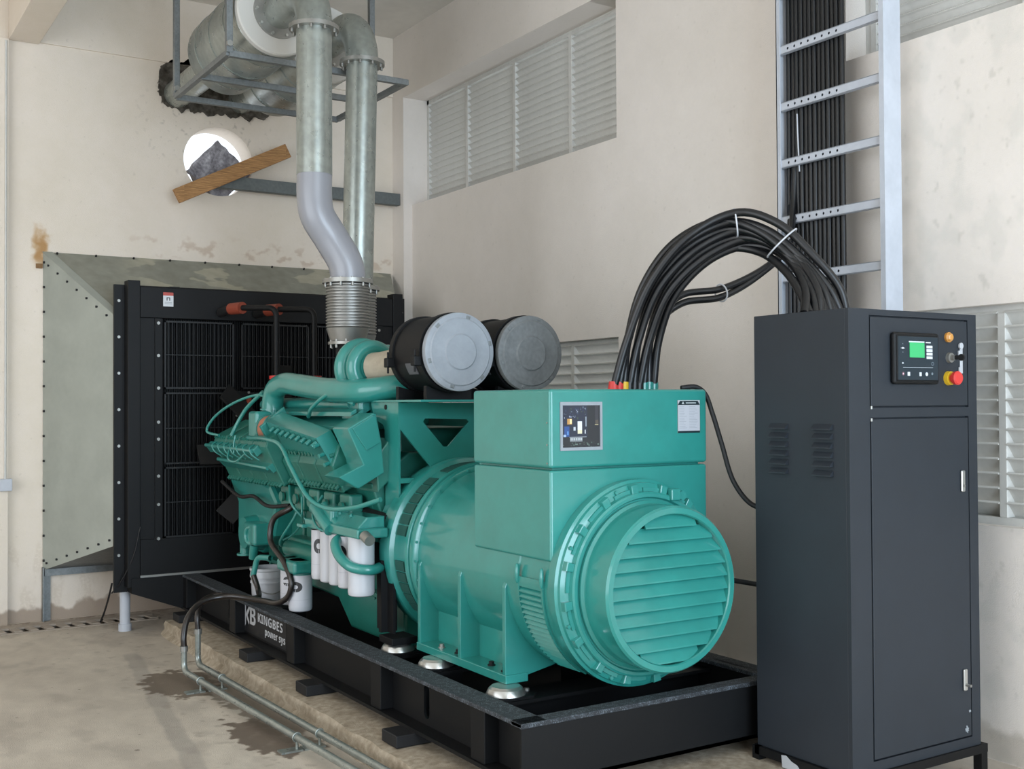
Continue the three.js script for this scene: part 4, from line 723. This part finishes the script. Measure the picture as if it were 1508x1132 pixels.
// ---------------------------------------------------------------- cable ladder and its cables
{
  const t = thing('cable_ladder', 'pale grey steel cable ladder with perforated rungs fixed to the side wall', 'cable ladder', [4.36, 1.7, -3.84]);
  const zL = -4.185, zR = -3.50;
  part('side_rail', [box(4.285, 4.395, 1.7, 4.83, zL - 0.006, zL), box(4.285, 4.291, 1.7, 4.83, zL - 0.006, zL + 0.022)], M.trayWhite, t);
  part('side_rail', [box(4.275, 4.395, 1.7, 4.83, zR, zR + 0.006), box(4.275, 4.281, 1.7, 4.83, zR - 0.022, zR)], M.trayWhite, t);
  for (let y = 1.945; y < 4.8; y += 0.2965) {
    const hs = []; for (let k = 0; k < 8; k++) { const z = zL + 0.07 + k * 0.046, p = new THREE.Path(); p.absarc(z, y, 0.007, 0, 2 * PI, true); hs.push(p); }
    part('rung', [ext([[zL, y - 0.021], [zR, y - 0.021], [zR, y + 0.021], [zL, y + 0.021]], 'zy', 4.292, 0.003, 0, hs), box(4.292, 4.315, y + 0.019, y + 0.022, zL, zR), box(4.292, 4.315, y - 0.022, y - 0.019, zL, zR)], M.trayWhite, t);
  }
  for (const y of [2.6, 4.0]) for (const z of [zL + 0.03]) part('wall_bracket', box(4.39, 4.49, y - 0.03, y + 0.03, z - 0.012, z + 0.012), M.trayWhite, t);
}
for (let i = 0; i < 13; i++) {
  const z = -4.15 + i * 0.0295, x = 4.335 + (i % 3 === 1 ? 0.004 : 0), w = () => (rnd() - 0.5) * 0.004;
  single('riser_cable', 'thick black power cable strapped upright to the cable ladder', 'cable', tube([[x, 1.965, z], [x, 2.5, z + w()], [x, 3.1, z + w()], [x, 3.7, z + w()], [x, 4.82, z]], 0.0138, 24, 10), M.cable, [x, 1.965, z], 'cables on the ladder');
}
single('cable_strap', 'white plastic strap hanging down the left cables of the ladder', 'strap', tube([[4.315, 3.08, -4.075], [4.312, 2.95, -4.068], [4.313, 2.78, -4.06]], 0.004, 12, 6), M.white, [4.315, 2.78, -4.06]);

// bundle arching from the alternator box to the cabinet
{
  const A = [[3.105, 1.66, -4.06], [3.138, 1.885, -4.025], [3.185, 2.141, -3.935], [3.286, 2.337, -3.809], [3.445, 2.433, -3.665], [3.541, 2.373, -3.522], [3.637, 2.229, -3.399], [3.727, 2.082, -3.312], [3.761, 1.967, -3.28]];
  const B = [[3.338, 1.66, -4.06], [3.341, 1.891, -4.031], [3.361, 2.089, -3.946], [3.452, 2.235, -3.824], [3.552, 2.292, -3.70], [3.602, 2.262, -3.57], [3.592, 2.165, -3.43], [3.545, 2.05, -3.325], [3.503, 1.967, -3.28]];
  const boot = [M.red, M.red, M.yellow, M.cable, M.cable, M.cable, M.teal, M.teal, M.teal];
  const label = ['black power cable with a red boot arching from alternator to cabinet', 'black power cable with a red boot arching from alternator to cabinet', 'black power cable with a yellow boot arching from alternator to cabinet'];
  for (let i = 0; i < 9; i++) {
    const s = i / 8, pts = A.map((a, k) => { const e = Math.sin(k / 8 * PI), j = (i * 7 % 5 - 2) * 0.024 * e, u = clamp(s + (i % 2 ? 0.12 : -0.05) * Math.sin(k / 8 * PI) * (k > 2 ? 1 : 0.4)); return [a[0] + (B[k][0] - a[0]) * u - j * 0.55, a[1] + (B[k][1] - a[1]) * u, a[2] + (B[k][2] - a[2]) * u - j * 0.85]; });
    const t = thing('power_cable', label[i] ?? (i > 5 ? 'black power cable with a teal boot arching from alternator to cabinet' : 'black power cable without a coloured boot arching from alternator to cabinet'), 'cable', pts[0], i < 2 ? 'red-booted arching cables' : i > 5 ? 'teal-booted arching cables' : i > 2 ? 'plain arching cables' : undefined);
    part('sheath', tube(pts, 0.0185, 72, 12), M.cable, t);
    part('boot', cyl([pts[0][0], 1.657, pts[0][2]], [pts[0][0] + 0.003, 1.695, pts[0][2]], 0.025, 0.022, 16), boot[i], t);
  }
  const br = [[[4.36, 2.845, -4.148], [4.33, 2.593, -4.137], [4.2, 2.388, -4.047], [4.0, 2.258, -4.005], [3.75, 2.148, -4.042], [3.55, 2.114, -4.094], [3.42, 2.017, -4.10], [3.36, 1.86, -4.12], [3.34, 1.664, -4.13]],
    [[4.33, 2.837, -4.106], [4.30, 2.587, -4.095], [4.18, 2.384, -4.014], [3.98, 2.231, -4.005], [3.75, 2.108, -4.042], [3.55, 2.074, -4.094], [3.43, 1.985, -4.12], [3.385, 1.859, -4.15], [3.37, 1.664, -4.17]]];
  for (const p of br) single('branch_cable', 'black cable looping from the ladder across to the alternator box', 'cable', tube(p, 0.0165, 72, 12), M.cable, p[8], 'cables looping off the ladder');
  single('cable_tie', 'white cable tie round the crest of the arching bundle', 'cable tie', torus([3.49, 2.395, -3.665], [0.75, 0.12, 0.64], 0.062, 0.004, 6, 40), M.white, [3.49, 2.33, -3.665], 'white cable ties');
  single('cable_tie', 'white cable tie round the falling side of the arching bundle', 'cable tie', torus([3.595, 2.29, -3.49], [0.5, -0.75, 0.5], 0.085, 0.004, 6, 40), M.white, [3.595, 2.22, -3.49], 'white cable ties');
  single('cable_tie', 'white cable tie round the two looping cables', 'cable tie', torus([3.75, 2.128, -4.042], [0.97, 0.2, 0], 0.042, 0.004, 6, 40), M.white, [3.75, 2.086, -4.042], 'white cable ties');
}
single('control_cable', 'thin black cable drooping from the alternator box top to the cabinet side', 'cable', tube([[3.3, 1.664, -3.82], [3.37, 1.668, -3.80], [3.412, 1.64, -3.79], [3.43, 1.55, -3.76], [3.445, 1.42, -3.72], [3.46, 1.25, -3.66], [3.48, 1.16, -3.58], [3.50, 1.135, -3.495]], 0.011, 60, 10), M.rubber, [3.3, 1.657, -3.82]);
single('sensor_cable', 'short black cable between the alternator end cover and the cabinet', 'cable', tube([[3.37, 0.84, -3.74], [3.42, 0.825, -3.68], [3.47, 0.815, -3.58], [3.50, 0.81, -3.493]], 0.011, 30, 10), M.rubber, [3.36, 0.83, -3.70]);

// ---------------------------------------------------------------- control cabinet
{
  const x0 = 3.422, x1 = 4.214, y0 = 0.15, y1 = 1.964, zb = -3.49, zf = -2.978;
  const t = thing('control_cabinet', 'tall charcoal control cabinet with a green display on a low stand', 'cabinet', [3.818, 0, -3.23]);
  const body = part('body', [box(x0, x1, y0, y1, zb, zf - 0.016, 0.004)], M.charcoal, t);
  part('front_frame', [box(x0, 3.541, y0, y1, zf - 0.016, zf), box(4.157, x1, y0, y1, zf - 0.016, zf), box(3.541, 4.157, 1.94, y1, zf - 0.016, zf), box(3.541, 4.157, 1.536, 1.574, zf - 0.016, zf), box(3.541, 4.157, y0, 0.19, zf - 0.016, zf)], M.charcoal, body);
  const up = part('instrument_door', [box(3.5475, 4.1505, 1.5805, 1.9335, zf - 0.012, zf + 0.002, 0.003)], M.charcoal, t);
  const lo = part('lower_door', [box(3.5475, 4.1505, 0.1965, 1.5295, zf - 0.012, zf + 0.002, 0.003)], M.charcoal, t);
  for (const y of [1.575, 1.527]) part('hinge_pin', cyl([3.546, y - 0.006, zf + 0.003], [3.546, y + 0.006, zf + 0.003], 0.005, 0.005, 10), M.zinc, body);
  for (const zc of [-3.345, -3.108]) for (let k = 0; k < 6; k++) { const y = 1.497 - k * 0.0365; part('louver', ext([[x0 - 0.02, y - 0.01], [x0 - 0.019, y - 0.005], [x0 - 0.003, y + 0.013], [x0 + 0.004, y + 0.012], [x0 + 0.004, y - 0.009]], 'xy', zc - 0.048, 0.096), M.charcoal, body); }
  // controller
  const cw = part('controller', [box(3.658, 3.938, 1.668, 1.876, zf + 0.002, zf + 0.026, 0.014), box(3.672, 3.924, 1.682, 1.862, zf + 0.02, zf + 0.03, 0.006)], M.black, up, 'black generator controller with green display');
  const ct = canvasTex(512, 384, (g, w, h) => {
    g.fillStyle = '#1c2a33'; g.fillRect(0, 0, w, h); g.fillStyle = '#cfd4da';
    g.fillRect(136, 40, 200, 12); g.fillRect(352, 44, 66, 10);
    for (let i = 0; i < 4; i++) g.fillRect(362, 76 + i * 32, 78, 24);
    const dot = (x, y, r, c) => { g.fillStyle = c; g.beginPath(); g.arc(x, y, r, 0, 7); g.fill(); };
    dot(60, 104, 9, '#dfe3e8'); g.fillRect(34, 102, 52, 4); dot(60, 66, 4, '#9aa4ad'); dot(60, 140, 4, '#9aa4ad'); dot(58, 236, 8, '#c3c9cf'); g.fillRect(44, 234, 28, 4);
    g.strokeStyle = '#7f8b96'; g.lineWidth = 4; g.beginPath(); g.arc(440, 238, 14, 0, 7); g.stroke();
    g.fillStyle = '#b9c0c7'; g.fillRect(60, 272, 384, 4);
    dot(62, 330, 15, '#7f5560'); dot(62, 330, 7, '#d2c3c8'); g.fillStyle = '#ccd1d8'; g.fillRect(116, 314, 32, 34); g.fillRect(266, 316, 30, 34); dot(362, 332, 17, '#ccd1d8'); dot(434, 328, 12, '#6f7b83');
  });
  const cg = new THREE.PlaneGeometry(0.246, 0.174); cg.translate(3.798, 1.772, zf + 0.0306); uvMesh('controller_face', cg, std({ map: ct, roughness: 0.4 }), cw);
  part('display', box(3.744, 3.834, 1.775, 1.835, zf + 0.0305, zf + 0.0325), std({ color: 0x3fae6c, roughness: 0.35, emissive: 0x2fb866, emissiveIntensity: 0.12 }), cw, 'green lit display');
  part('indicator_lamp', [cyl([4.021, 1.864, zf], [4.021, 1.864, zf + 0.012], 0.021, 0.021, 24), lathe([[0.018, 0], [0.016, 0.008], [0.009, 0.013], [0, 0.015]], [4.021, 1.864, zf + 0.012], [0, 0, 1], 24, 0.9)], M.amber, up, 'amber indicator lamp');
  part('key_switch', [cyl([4.03, 1.779, zf], [4.03, 1.779, zf + 0.015], 0.023, 0.02, 24), cyl([4.03, 1.779, zf + 0.015], [4.03, 1.779, zf + 0.03], 0.011)], M.zinc, up, 'metal key switch');
  part('key', [box(4.028, 4.032, 1.77, 1.788, zf + 0.03, zf + 0.055), cyl([4.026, 1.779, zf + 0.062], [4.034, 1.779, zf + 0.062], 0.014)], M.blackMatte, up, 'black key');
  part('stop_collar', [cyl([4.022, 1.694, zf], [4.022, 1.694, zf + 0.02], 0.03, 0.028, 28)], M.yellow, up, 'yellow collar of the emergency stop');
  part('stop_button', [lathe([[0.015, 0], [0.015, 0.012], [0.027, 0.015], [0.029, 0.03], [0.024, 0.036], [0, 0.038]], [4.022, 1.694, zf + 0.02], [0, 0, 1], 28, 0.5)], M.red, up, 'red emergency stop button');
  part('door_latch', [box(4.098, 4.116, 1.715, 1.84, zf + 0.002, zf + 0.006, 0.002), cyl([4.1, 1.83, zf + 0.005], [4.1, 1.83, zf + 0.012], 0.013), box(4.088, 4.1, 1.715, 1.742, zf + 0.002, zf + 0.01, 0.003), box(4.085, 4.1, 1.79, 1.81, zf + 0.002, zf + 0.01, 0.003)], M.tag, up, 'white strap latch');
  for (const [y, k] of [[1.264, 0], [0.435, 1]]) { const h = part('door_handle', [box(4.093, 4.117, y - 0.045, y + 0.045, zf + 0.002, zf + 0.012, 0.005)], M.bright, lo, 'chrome flush door handle'); part('lock', [cyl([4.105, y - 0.02, zf + 0.012], [4.105, y - 0.02, zf + (k ? 0.035 : 0.016)], 0.006)], M.zinc, h); }
  for (const [x, y, w, q] of [[4.12, 0.225, 0.035, 0.04], [4.14, 0.30, 0.02, 0.015]]) part('scuff_mark', ext(Array.from({ length: 26 }, (_, i) => { const a = i / 26 * 2 * PI, k = 0.65 + 0.4 * n2(i * 0.9, x * 50); return [x + w * 0.5 * k * Math.cos(a), y + q * 0.5 * k * Math.sin(a)]; }), 'xy', zf + 0.0018, 0.0006), std({ color: 0x8d9296, roughness: 0.9 }), lo, 'worn patch of bare paint');
  const stand = part('stand', [box(x0 - 0.015, x1 + 0.03, 0.115, 0.15, zb - 0.015, zb + 0.025), box(x0 - 0.015, x1 + 0.03, 0.115, 0.15, zf - 0.03, zf + 0.012), box(x0 - 0.015, x0 + 0.025, 0.115, 0.15, zb, zf), box(x1 - 0.01, x1 + 0.03, 0.115, 0.15, zb, zf)], M.black, t, 'black steel stand');
  for (const x of [x0 + 0.005, x1 + 0.01]) for (const z of [zb + 0.005, zf - 0.01]) part('stand_leg', box(x - 0.02, x + 0.02, 0, 0.115, z - 0.02, z + 0.02), M.black, stand);
  part('paper_scrap', ext([[-3.33, 0.10], [-3.335, 0.148], [-3.31, 0.152], [-3.28, 0.135], [-3.25, 0.128], [-3.22, 0.10]], 'zy', x0 - 0.018, 0.002), M.tag, stand, 'torn white paper scrap');
}
renderer.render(scene, camera);
